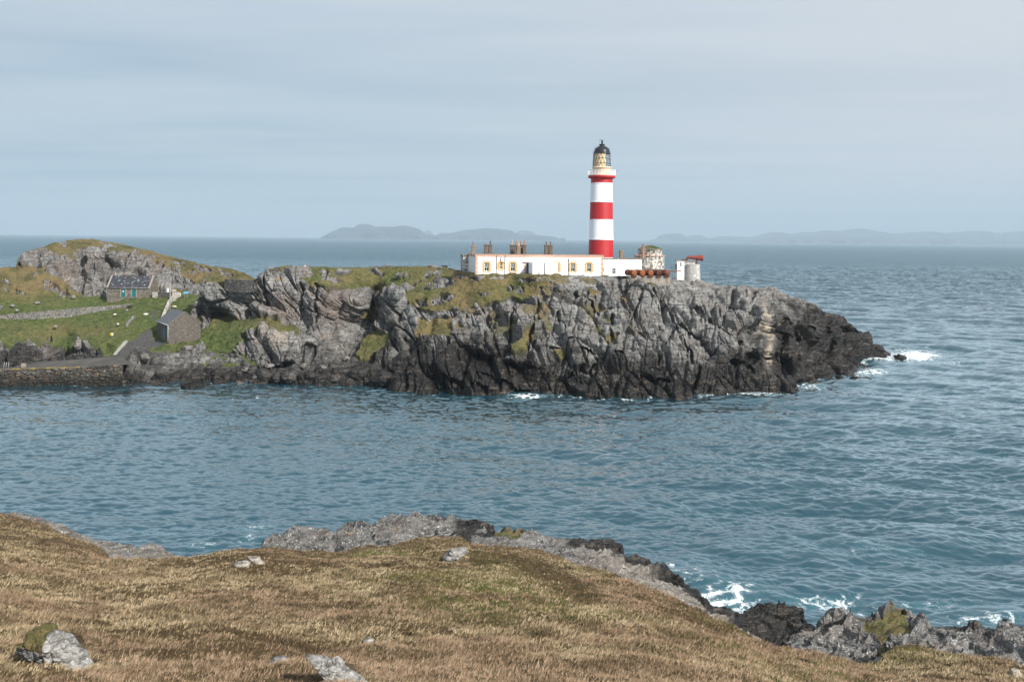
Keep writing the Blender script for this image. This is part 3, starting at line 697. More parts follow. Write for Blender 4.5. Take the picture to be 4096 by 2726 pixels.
S4 = line('''3170 2640 3190 2590 3205 2520 3262 2505 3285 2478 3326 2448 3381 2450 3435 2474 3482 2468 3516 2448 3557 2437 3611 2437 3665 2467 3719 2500 3787 2505 3889 2505 3990 2511 4058 2522 4096 2540 4180 2565''')
S4G = polys('''3450,2505 3490,2500 3560,2455 3610,2450 3640,2510 3650,2545 3600,2540 3570,2590 3530,2620 3500,2600 3530,2560 3500,2530 3440,2520''')
shore('far_right_shore_rock', S4, 3170, 4180, 660, .85, 4.0, shore_masks(lambda px, py, co, n: smooth(S4(px) + 22 + n * 40 - py, -8, 10) * smooth(px, 3700, 3850), S4G), 14, nv=200, amp=.65)

# ------------------------------------------------------------------ sea
def ocean_tile(N, L, wind, seed, lo, hi, U=9.0, spread=2):
    r = np.random.default_rng(seed)
    kx = np.fft.fftfreq(N, L / N) * 2 * np.pi; KX, KY = np.meshgrid(kx, kx); K = np.hypot(KX, KY); K[0, 0] = 1e-6
    Lw = U * U / 9.81
    ph = np.exp(-1 / (K * Lw) ** 2) / K ** 4 * (np.abs(KX * wind[0] + KY * wind[1]) / K) ** spread * ((K > 2 * np.pi / hi) & (K < 2 * np.pi / lo))
    a = np.sqrt(ph) * (r.normal(size=(N, N)) + 1j * r.normal(size=(N, N))); a[0, 0] = 0
    hgt = np.fft.ifft2(a).real; s = hgt.std()
    dx = np.fft.ifft2(-1j * KX / K * a).real / s; dy = np.fft.ifft2(-1j * KY / K * a).real / s
    return hgt / s, dx, dy, L
def samp(T, L, x, y):
    N = T.shape[0]; u = (x / L * N) % N; v = (y / L * N) % N
    i = np.floor(u).astype(int) % N; j = np.floor(v).astype(int) % N; fu, fv = u - np.floor(u), v - np.floor(v); i2, j2 = (i + 1) % N, (j + 1) % N
    return T[j, i] * (1 - fu) * (1 - fv) + T[j, i2] * fu * (1 - fv) + T[j2, i] * (1 - fu) * fv + T[j2, i2] * fu * fv
wx = np.array([-.25, -.97])
big_t = ocean_tile(512, 211.0, wx / np.linalg.norm(wx), 3, 3.0, 34, U=6.5, spread=4)
mid_t = ocean_tile(512, 47.0, np.array([-.05, -1.0]), 9, .7, 3.4, U=7, spread=8)
small_t = ocean_tile(384, 23.0, np.array([.1, -1.0]), 19, .4, 1.8, U=9, spread=6)
row_s = np.concatenate([np.geomspace(.62, .40, 80)[:-1], np.linspace(.40, .0600, 1150)[:-1], np.linspace(.06, .0028, 420)[:-1], np.geomspace(.0028, 28.0 / 90000, 14)])
Ys = H / row_s
tanx = np.concatenate([-np.geomspace(6, .66, 16)[:-1], np.linspace(-.66, -.545, 14)[:-1], np.linspace(-.545, .545, 1250), np.linspace(.545, .66, 14)[1:], np.geomspace(.66, 6, 16)[1:]])
X = tanx[None] * Ys[:, None]; Y = np.broadcast_to(Ys[:, None], X.shape)
ia = 45 * np.pi / 180
amp_out = .12 + .26 * smooth(X - (Y - 120) * .02, -30, 45) + .10 * smooth(Y, 230, 300)
lee = np.exp(-(((Y - 178) / 16) ** 2)) * (1 - smooth(X, 40, 60)); amp_out = amp_out * (1 - .35 * lee)
dsp = Ys[:, None] ** 2 / H * np.abs(np.gradient(row_s))[:, None]
fbig = 1 - smooth(dsp, 3.0, 10.0); fmid = 1 - smooth(dsp, .8, 2.4)
gust = .45 + 1.1 * fbm(np.stack([X / 38, Y / 60, 0 * X], -1), 3, 301)
zb, zx, zy = (samp(big_t[i], big_t[3], X, Y) for i in range(3))
zm, mx_, my_ = (samp(mid_t[i], mid_t[3], X * .94 + Y * .34, -X * .34 + Y * .94) for i in range(3))
Z = zb * amp_out * fbig + zm * .10 * gust * fmid
def rms_slope(T): d = T[3] / T[0].shape[0]; return np.gradient(T[0], d, axis=0).std()
sb, sm_ = rms_slope(big_t), rms_slope(mid_t); print('slopes', sb, sm_)
Z = zb * amp_out * fbig + zm * (.120 / sm_) * gust * fmid
sn_ = rms_slope(small_t); fsm = 1 - smooth(dsp, .28, .8); zs, sx_, sy_ = (samp(small_t[i], small_t[3], X * .97 - Y * .24, X * .24 + Y * .97) for i in range(3))
Z = Z + zs * (.18 / sn_) * fsm * gust
XX = X + (zx * amp_out * fbig * .9 + mx_ * (.09 / sm_) * fmid); YY = Y + (zy * amp_out * fbig * .9 + my_ * (.09 / sm_) * fmid) + sy_ * (.11 / sn_) * fsm
co = np.stack([XX, YY, Z], -1)
# foam: breaking water round the points, streaks, a few caps
aa = X / Y; ss = -H / Y
_a = (cr * X + sr * (-H)) / Y; _b = (-sr * X + cr * (-H)) / Y
SPX = 2048 + _a * F; SPY = HY - _b * F
foam = np.zeros_like(X)
for (x, y, rx, ry, s) in ((3660, 1420, 150, 20, 1.15), (3520, 1432, 90, 16, 1.1), (3760, 1455, 190, 20, .55), (3470, 1490, 140, 16, .95), (3280, 1512, 120, 9, .9), (3230, 1545, 110, 22, .7), (2880, 1578, 120, 8, .95), (2110, 1590, 90, 11, .95), (1640, 1560, 90, 6, .5),
                          (3000, 1585, 160, 8, .6), (2420, 1602, 200, 6, .45), (3820, 1342, 110, 8, .8), (2450, 1580, 60, 5, .4), (860, 1548, 60, 5, .5), (3560, 1560, 220, 30, .35),
                          (2900, 2380, 150, 60, .95), (2760, 2300, 130, 60, .55), (3010, 2440, 60, 40, 1.1), (3290, 2380, 190, 30, .85), (3420, 2420, 120, 30, .7), (3700, 2400, 300, 26, .55), (3950, 2470, 220, 28, .7), (2250, 2170, 80, 26, .9), (2340, 2200, 90, 20, .6), (3220, 2520, 60, 30, 1.2),
                          (1010, 2120, 130, 14, .6), (800, 2180, 110, 16, .5), (560, 2125, 110, 10, .5), (3500, 2200, 300, 30, .4), (1000, 2160, 60, 30, .5), (3850, 1150, 200, 8, .3), (2200, 1180, 1, 1, 0)):
    foam = np.maximum(foam, s * .80 * np.exp(-((SPX - x) / rx) ** 2 - ((SPY - y) / ry) ** 2))
yA = np.interp(SPX, np.linspace(470, 3560, 300), A_BOT(np.linspace(470, 3560, 300)))
edge_f = .85 * np.exp(-((SPY - yA - 4) / 11.0) ** 2) * smooth(SPX, 600, 700) * (np.abs(SPX - 3186) > 26) * (1 - smooth(SPX, 3560, 3600)) * smooth(fbm(np.stack([SPX / 60, 0 * SPX, 0 * SPX], -1), 3, 309), .40, .56) * (.35 + .45 * smooth(SPX, 1800, 2700))
foam = np.maximum(foam, edge_f)
caps = smooth(zb + .9 * zm * fmid, 3.1, 3.9) * smooth(fbm(np.stack([X / 50, Y / 70, 0 * X + 3], -1), 3, 305), .50, .60) * .55
foam = np.maximum(foam, caps * smooth(Y, 90, 200))
far_caps = smooth(vnoise(np.stack([X / 6.0, Y / 14.0, 0 * X], -1), 307), .93, .97) * smooth(Y, 240, 300) * (1 - smooth(Y, 900, 1600)) * .35
foam = np.maximum(foam, far_caps)
sea = grid_mesh('sea', co, None, dict(foam=foam)) if False else None
mS, t, b = new_mat('sea_water')
g = t.new('ShaderNodeTexCoord').outputs['Object']
foam_a = t.attr('foam')
fn = t.noise(t.mapping(g, scale=(1, 1, .2)), 1.5, 8, .74, .8); fv = t.voro(t.mapping(g, scale=(.7, 1, .2)), .8, 'DISTANCE_TO_EDGE')
lace = t.math('SUBTRACT', 1.0, t.math('MULTIPLY', fv, 2.2), clamp=True)
fth = t.math('ADD', t.math('MULTIPLY', foam_a, 1.0), t.math('ADD', t.math('MULTIPLY', t.math('SUBTRACT', fn, .5), 2.3), t.math('MULTIPLY', t.math('SUBTRACT', lace, .6), .6)))
fm = t.math('MULTIPLY', t.ramp(fth, [(.58, 0.0), (.95, .95)]), t.ramp(foam_a, [(.08, 0.0), (.4, 1.0)]))
patch = t.noise(t.mapping(g, scale=(.010, .017, 1)), 1.0, 4, .55)
body = t.mix(t.ramp(foam_a, [(.1, 0.0), (.9, .75)]), (.009, .043, .064), (.05, .16, .19))
body = t.mix(t.ramp(patch, [(.35, 0.0), (.65, .5)]), body, (.016, .060, .086))
t.l.new(t.mix(fm, body, (.80, .84, .86)), b.inputs['Base Color'])
dist = t.new('ShaderNodeSeparateXYZ', inp={0: g}).outputs[1]
rgh = t.new('ShaderNodeMapRange', inp={0: dist, 1: 60.0, 2: 700.0, 3: .05, 4: .20}).outputs[0]
b.inputs['IOR'].default_value = 1.55; b.inputs['Specular IOR Level'].default_value = .9; b.inputs['Specular Tint'].default_value = (.80, .93, 1.0, 1)
w1 = t.noise(t.mapping(g, rot=(0, 0, -.12), scale=(.55, 1.1, 1)), 1.1, 6, .66, .3)
w2 = t.noise(t.mapping(g, rot=(0, 0, .25), scale=(.16, .42, 1)), 1.0, 4, .6, .2)
w3 = t.noise(t.mapping(g, rot=(0, 0, -.1), scale=(.035, .10, 1)), 1.0, 4, .6, .2)
far = t.new('ShaderNodeMapRange', inp={0: dist, 1: 180.0, 2: 700.0, 3: 0.0, 4: 1.0}).outputs[0]
near_b = t.bump(w1, .25, .20)
mid_b = t.bump(t.math('MULTIPLY', w2, t.math('MULTIPLY_ADD', far, .45, .2)), .35, 1.2, near_b)
far_b = t.bump(t.math('MULTIPLY', w3, far), .9, 5.0, mid_b)
t.l.new(far_b, b.inputs['Normal'])
fr = t.new('ShaderNodeFresnel', inp={0: 1.36}); t.l.new(far_b, fr.inputs[1])
fdim = t.new('ShaderNodeMapRange', inp={0: dist, 1: 200.0, 2: 1300.0, 3: 1.0, 4: .40}).outputs[0]
refl = t.math('MULTIPLY', t.math('MULTIPLY', fdim, t.math('POWER', fr.outputs[0], .86)), t.math('SUBTRACT', 1.85, t.math('MULTIPLY', fm, 1.85)), clamp=True)
gl = t.new('ShaderNodeBsdfGlossy', inp={0: (.84, .96, 1.0, 1)}); t.l.new(rgh, gl.inputs['Roughness']); t.l.new(far_b, gl.inputs['Normal'])
df = t.new('ShaderNodeBsdfDiffuse'); t.l.new(b.inputs['Base Color'].links[0].from_socket, df.inputs[0]); t.l.new(far_b, df.inputs['Normal'])
mx = t.new('ShaderNodeMixShader', inp={0: refl}); t.l.new(df.outputs[0], mx.inputs[1]); t.l.new(gl.outputs[0], mx.inputs[2])
outn = [n_ for n_ in t.n if n_.type == 'OUTPUT_MATERIAL'][0]; t.l.new(mx.outputs[0], outn.inputs[0]); t.n.remove(b)
sea = grid_mesh('sea', co, mS, dict(foam=foam)); tag(sea, kind='structure')
# more water under and behind the camera
def flat_ring():
    y0 = float(Ys[0]) + .6
    me = bpy.data.meshes.new('cove_water'); me.from_pydata([(-300, -400, -.6), (300, -400, -.6), (300, y0, -.6), (-300, y0, -.6)], [], [(0, 1, 2, 3)]); me.materials.append(mS)
    o = bpy.data.objects.new('cove_water', me); COL.objects.link(o); tag(o, kind='structure')
flat_ring()

# ------------------------------------------------------------------ distant land
def far_land(name, prof, Yd, thick, col, kk, jag=0):
    """a real ridge: profile heights at a real distance, with a rounded cross-section"""
    a = pts(prof); px = np.linspace(a[0, 0], a[-1, 0], 320); py = np.interp(px, a[:, 0], a[:, 1])
    nz = np.stack([px / 22, 0 * px, 0 * px], -1); py = py - (fbm(nz, 4, kk) - .5) * jag
    top = P(px, py, Yd); top[:, 2] = np.maximum(top[:, 2], -2)
    rows = []
    for a_ in np.linspace(0, np.pi, 22):
        r_ = top.copy(); f_ = math.sin(a_) ** .75; nn = fbm(np.stack([px / 30, 0 * px + a_ * 3, 0 * px], -1), 4, kk + 3) - .5
        r_[:, 2] = -3 + (top[:, 2] + 3) * f_ * (1 + nn * .45 * (1 - f_)); yy = -math.cos(a_) * thick * (1 + nn * .5)
        r_[:, 1] += yy; rows.append(r_)
    m, t, b = new_mat(name + '_mat'); g = t.new('ShaderNodeTexCoord').outputs['Object']
    t.l.new(t.mix(t.ramp(t.noise(g, .004, 5, .6), [(.4, 0.0), (.6, 1.0)]), col, tuple(c_ * .5 for c_ in col)), b.inputs['Base Color']); b.inputs['Roughness'].default_value = 1
    o = grid_mesh(name, np.array(rows), m); tag(o, kind='structure'); return o
far_land('island', '''1310 945 1316 940 1340 923 1372 909 1400 909 1429 912 1431 902 1440 896 1455 895 1480 898 1500 906 1530 905 1565 907 1590 904 1615 902 1635 904 1650 909 1665 912 1680 918 1693 928 1704 937 1725 937 1738 940 1746 945''', 15000, 560, (.030, .042, .062), 401, 1.5)
far_land('low_island', '''1746 947 1752 938 1765 931 1800 932 1830 926 1860 920 1900 917 1925 914 1960 912 1990 914 2020 918 2045 921 2058 930 2075 936 2120 940 2170 942 2200 944 2226 948 2232 953''', 16000, 560, (.030, .042, .062), 411, 1.5)
far_land('skerry', '''2236 954 2240 952 2255 951 2262 955''', 15600, 130, (.1, .09, .07), 421)
far_land('distant_mountains', '''2610 962 2650 951 2660 937 2705 934 2722 946 2745 946 2783 941 2810 950 2850 958 2875 947 2920 944 2990 950 3020 945 3050 944 3070 936 3085 928 3110 927 3130 936 3180 934 3230 929 3270 930 3300 921
3360 925 3400 918 3440 915 3460 924 3485 924 3510 930 3532 942 3560 937 3610 932 3645 930 3660 934 3710 926 3750 932 3800 931 3890 924 3925 927 3965 939 4010 932 4060 927 4130 925 4220 930 4400 955''', 22000, 1300, (.03, .045, .06), 431, 6)
far_land('distant_low_coast', '''2990 964 3040 957 3120 948 3250 945 3400 948 3550 955 3700 952 3850 956 4000 962 4200 966 4400 976''', 18500, 1000, (.045, .06, .07), 441, 2)
far_land('distant_peaks', '''1500 944 1530 930 1560 940 1690 944 1698 928 1712 920 1722 926 1735 940 1745 948''', 22000, 700, (.03, .045, .06), 451, 2)
far_land('distant_hills', '''2040 950 2070 926 2090 921 2110 922 2130 926 2145 938 2200 951''', 22000, 700, (.03, .045, .06), 461, 2)

# ------------------------------------------------------------------ haze
def haze():
    x, y0, y1, z0, z1 = 60000, -500, 60000, -4, 900
    vv = [(a, b_, c_) for c_ in (z0, z1) for (a, b_) in ((-x, y0), (x, y0), (x, y1), (-x, y1))]
    me = bpy.data.meshes.new('haze'); me.from_pydata(vv, [], [(0, 3, 2, 1), (4, 5, 6, 7), (0, 1, 5, 4), (1, 2, 6, 5), (2, 3, 7, 6), (3, 0, 4, 7)])
    m = bpy.data.materials.new('haze_air'); m.use_nodes = True; t = NT(m.node_tree); t.n.clear()
    out = t.new('ShaderNodeOutputMaterial'); v = t.new('ShaderNodeVolumePrincipled'); v.inputs['Color'].default_value = (.54, .66, .765, 1); v.inputs['Density'].default_value = HAZE_D
    v.inputs['Anisotropy'].default_value = 0.0
    t.l.new(v.outputs[0], out.inputs['Volume']); me.materials.append(m)
    o = bpy.data.objects.new('haze', me); COL.objects.link(o); tag(o, kind='stuff')
HAZE_D = 8e-5
haze()
# ================================================================== materials for built things
def simple(name, col, rough=.8, var=.25, scale=2.0, col2=None, thr=(.45, .7), bump=.0, bdist=.05, metal=0.0, det=5):
    m, t, b = new_mat(name); g = t.new('ShaderNodeTexCoord').outputs['Object']
    n1 = t.noise(g, scale, det, .65)
    c = t.mix(t.ramp(n1, [(thr[0], 0.0), (thr[1], 1.0)]), col, col2 if col2 else tuple(c_ * (1 - var) for c_ in col))
    t.l.new(c, b.inputs['Base Color']); b.inputs['Roughness'].default_value = rough; b.inputs['Metallic'].default_value = metal
    b.inputs['Specular IOR Level'].default_value = .3
    if bump: t.l.new(t.bump(n1, bump, bdist), b.inputs['Normal'])
    return m
def stone(name, cells, dark, s=1.6, edge=.07, lichen=.0, bump=.8, stretch=(1, 1, 1.6)):
    m, t, b = new_mat(name); g = t.new('ShaderNodeTexCoord').outputs['Object']
    q = t.mapping(t.mix(.12, g, t.noise(g, 2.0, 3, .5, out=1)), scale=stretch)
    cell = t.voro(q, s, 'F1', out=1); e = t.voro(q, s, 'DISTANCE_TO_EDGE')
    sp = t.new('ShaderNodeSeparateColor', inp={0: cell}).outputs[0]
    c = t.ramp(sp, [(i / max(1, len(cells) - 1), x) for i, x in enumerate(cells)], 'LINEAR')
    n1 = t.noise(g, 3.0, 5, .7); c = t.mix(t.ramp(n1, [(.4, .55), (.65, 0.0)]), c, dark)
    if lichen: c = t.mix(t.ramp(t.noise(g, 2.2, 4, .7), [(.58, 0.0), (.64, lichen)]), c, (.58, .56, .52))
    c = t.mix(t.ramp(e, [(0.0, .95), (edge, 0.0)]), c, dark)
    t.l.new(c, b.inputs['Base Color']); b.inputs['Roughness'].default_value = .9; b.inputs['Specular IOR Level'].default_value = .2
    hgt = t.math('ADD', t.ramp(e, [(0.0, 0.0), (edge * 1.6, 1.0)]), t.math('MULTIPLY', n1, .5))
    t.l.new(t.bump(hgt, bump, .12), b.inputs['Normal'])
    return m
M_WHITE = simple('white_harling', (.86, .86, .85), .85, col2=(.70, .69, .66), scale=.9, thr=(.5, .75), bump=.25, bdist=.04)
M_WORN = simple('worn_whitewash', (.62, .60, .56), .9, col2=(.15, .135, .12), scale=2.1, thr=(.44, .55), bump=.3, det=8)
M_WORN2 = simple('peeling_whitewash', (.34, .33, .31), .9, col2=(.66, .66, .65), scale=1.9, thr=(.55, .61), bump=.3, det=8)
M_ENDW = simple('shade_greyed_white_wall', (.74, .75, .76), .85, col2=(.55, .55, .56), scale=.9, thr=(.45, .75))  # white greyed to carry the end wall's shade in its colour, randomly mottled
M_OCHRE = simple('ochre_paint', (.56, .33, .11), .7, var=.12)
M_SAND = simple('pink_sandstone', (.56, .34, .24), .85, col2=(.36, .25, .19), scale=3.0)
M_PIPE = simple('brown_pipe', (.06, .028, .022), .5)
M_BLACK = simple('black_paint', (.022, .024, .030), .38, var=.1)
M_LEAD = simple('grey_lead', (.16, .175, .21), .5)
M_FRAME = simple('white_window_paint', (.80, .82, .82), .5, var=.05)
M_BLUE = simple('blue_door_paint', (.015, .12, .36), .5, var=.2)
M_TEAL = simple('teal_door_paint', (.010, .165, .185), .5, var=.25)
M_GREYBLUE = simple('grey_blue_door_paint', (.10, .18, .22), .6)
M_STACK = simple('chimney_stone', (.165, .120, .088), .9, col2=(.085, .068, .056), scale=2.5, thr=(.4, .62), bump=.5)
M_STACKL = simple('lichen_chimney_stone', (.20, .155, .115), .9, col2=(.46, .43, .37), scale=4.0, thr=(.58, .68), bump=.5)
M_POTO = simple('terracotta_pot', (.48, .21, .10), .8); M_POTW = simple('pale_pot', (.56, .50, .42), .8, col2=(.3, .25, .2), thr=(.5, .6)); M_POTD = simple('dark_pot', (.13, .075, .055), .8); M_POTP = simple('pink_pot', (.60, .45, .38), .8)
M_RUST = simple('rust', (.17, .05, .026), .75, col2=(.13, .035, .02), scale=2.2, thr=(.42, .62), bump=.25)
M_RUSTO = simple('orange_rust', (.25, .082, .026), .8, col2=(.17, .045, .018), scale=2.4, thr=(.45, .66), bump=.25)
M_RUSTD = simple('dark_rust', (.085, .032, .024), .8, scale=2.2, bump=.25)
M_HORN = simple('red_oxide', (.23, .045, .032), .65, col2=(.14, .035, .028), scale=1.5)
M_CONC = simple('board_marked_concrete', (.30, .275, .24), .9, col2=(.20, .165, .13), scale=1.1, thr=(.42, .66), bump=.3)
M_CREAM = simple('cream_paint', (.74, .56, .33), .55, var=.08); M_CREAM2 = simple('pale_cream_paint', (.80, .66, .46), .6, var=.08)
M_WOOD = simple('weathered_timber', (.28, .26, .23), .85)
M_GALV = simple('galvanised_rail', (.30, .31, .32), .5)
M_CAPST = simple('dark_coping', (.15, .13, .11), .9, col2=(.45, .42, .38), scale=4.0, thr=(.55, .62), bump=.4)
M_YEL = simple('yellow_sign', (.75, .55, .03), .6, var=.05); M_WSIGN = simple('white_sign', (.80, .78, .74), .6, var=.05); M_RSIGN = simple('red_sign', (.50, .03, .04), .6, var=.05); M_BSIGN = simple('blue_sign', (.12, .33, .48), .4, var=.3, scale=6)
M_COTT = stone('cottage_stone', [(.15, .13, .11), (.26, .225, .185), (.21, .185, .155), (.33, .29, .24)], (.09, .08, .07), 1.7, .05)
M_BOAT = stone('boathouse_stone', [(.12, .108, .095), (.21, .185, .16), (.16, .14, .12), (.27, .24, .205)], (.06, .053, .046), 3.2, .05)
M_DRY = stone('drystone', [(.18, .18, .17), (.36, .35, .33), (.27, .27, .24), (.42, .37, .32)], (.035, .032, .028), 2.4, .10, .25, stretch=(1, 1, 1.3))
M_DRYD = stone('dark_drystone', [(.075, .072, .068), (.17, .165, .155), (.11, .105, .10)], (.022, .02, .018), 2.4, .08, .35, stretch=(1, 1, 2.0))
M_WWALL = simple('lichened_white_wall', (.42, .40, .36), .9, col2=(.16, .15, .13), scale=2.6, thr=(.5, .58), bump=.4)
def weed(m, z0, z1, col):
    t = NT(m.node_tree); b = [n_ for n_ in t.n if n_.type == 'BSDF_PRINCIPLED'][0]; src = b.inputs['Base Color'].links[0].from_socket
    g = t.new('ShaderNodeTexCoord').outputs['Object']; z = t.new('ShaderNodeSeparateXYZ', inp={0: g}).outputs[2]
    zz = t.math('ADD', z, t.math('MULTIPLY', t.noise(g, .8, 4, .6), 1.6)); f = t.new('ShaderNodeMapRange', inp={0: zz, 1: z0, 2: z1, 3: .88, 4: 0.0}).outputs[0]
    t.l.new(t.mix(f, src, col), b.inputs['Base Color'])
M_PIER = stone('pier_masonry', [(.07, .062, .054), (.13, .115, .095), (.095, .085, .074), (.20, .145, .10), (.12, .11, .098), (.22, .205, .18), (.08, .072, .064)], (.012, .010, .009), 1.15, .09, .12, stretch=(.8, 1, 1.7))
weed(M_PIER, 1.4, 3.4, (.018, .016, .013))
M_DECK = simple('pier_deck', (.062, .058, .052), .9, col2=(.115, .108, .098), scale=.35, thr=(.45, .7), bump=.2, det=8)
M_YLICH = simple('yellow_lichened_edge', (.26, .18, .035), .9, col2=(.10, .085, .05), scale=.8, thr=(.42, .55))
M_WOOL = simple('wool', (.62, .56, .46), .95, col2=(.42, .34, .25), scale=6, bump=.6, bdist=.06); M_BWOOL = simple('black_wool', (.018, .016, .015), .95); M_FACE = simple('dark_sheep_face', (.05, .045, .04), .8)
M_GREEN = simple('mossy_roof', (.10, .10, .05), .9, col2=(.055, .075, .02), scale=2.0)
def slate(name, a, b_, w_, pale):
    m, t, b = new_mat(name); g = t.new('ShaderNodeTexCoord').outputs['UV']
    br = t.new('ShaderNodeTexBrick', offset=.5); t.l.new(g, br.inputs['Vector'])
    br.inputs['Color1'].default_value = (*a, 1); br.inputs['Color2'].default_value = (*b_, 1); br.inputs['Mortar'].default_value = (.015, .015, .018, 1)
    br.inputs['Scale'].default_value = 1.0; br.inputs['Mortar Size'].default_value = .012; br.inputs['Brick Width'].default_value = .34; br.inputs['Row Height'].default_value = .22
    wn = t.new('ShaderNodeTexWhiteNoise', noise_dimensions='2D')
    sn = t.new('ShaderNodeVectorMath', operation='SNAP'); t.l.new(g, sn.inputs[0]); sn.inputs[1].default_value = (.34, .22, 1); t.l.new(sn.outputs[0], wn.inputs['Vector'])
    pn = t.noise(t.mapping(g, scale=(1, 3.5, 1)), 1.0, 2, .5)
    th = t.math('ADD', t.math('MULTIPLY', wn.outputs[0], .62), t.math('MULTIPLY', pn, .6))
    c = t.mix(t.ramp(th, [(.88, 0.0), (.93, pale)]), br.outputs[0], (.42, .40, .40))
    t.l.new(c, b.inputs['Base Color']); b.inputs['Roughness'].default_value = .55
    t.l.new(t.bump(br.outputs[1], -.4, .03), b.inputs['Normal']); return m
M_SLATE = slate('patched_slate', (.030, .030, .038), (.045, .045, .055), 1, .85); M_SLATEB = slate('blue_slate', (.085, .090, .098), (.125, .130, .138), 1, .12)
def glassmat(name, col=(.02, .03, .035), tr=False):
    m, t, b = new_mat(name)
    b.inputs['Base Color'].default_value = (*col, 1); b.inputs['Roughness'].default_value = .08
    if tr:
        tb = t.new('ShaderNodeBsdfTransparent', inp={0: (.93, .96, .97, 1)}); mx = t.new('ShaderNodeMixShader', inp={0: .12})
        t.l.new(tb.outputs[0], mx.inputs[1]); t.l.new(b.outputs[0], mx.inputs[2])
        out = [n_ for n_ in t.n if n_.type == 'OUTPUT_MATERIAL'][0]; t.l.new(mx.outputs[0], out.inputs[0])
    return m
M_GLASS = glassmat('window_glass'); M_CLEAR = glassmat('lantern_glass', (.3, .35, .38), True); M_SKYL = glassmat('skylight_glass', (.10, .15, .19))
def banded(name, col, var):
    m, t, b = new_mat(name); g = t.new('ShaderNodeTexCoord').outputs['Object']
    n1 = t.noise(t.mapping(g, scale=(1, 1, 2.6)), 2.6, 4, .6)
    w_ = t.new('ShaderNodeTexWave', wave_type='BANDS', bands_direction='Z'); t.l.new(g, w_.inputs[0]); w_.inputs['Scale'].default_value = .75; w_.inputs['Distortion'].default_value = 1.0; w_.inputs['Detail'].default_value = 3
    c = t.mix(t.ramp(n1, [(.35, var), (.6, 0.0)]), col, tuple(c_ * .72 for c_ in col)); t.l.new(c, b.inputs['Base Color']); b.inputs['Roughness'].default_value = .5
    t.l.new(t.bump(t.math('ADD', n1, t.math('MULTIPLY', w_.outputs[1], .35)), .45, .12), b.inputs['Normal']); return m
M_RED = banded('red_masonry_paint', (.43, .013, .017), .6); M_TWHITE = banded('white_masonry_paint', (.86, .86, .87), .25)
M_REDP = simple('red_parapet_paint', (.48, .030, .028), .6, var=.2)

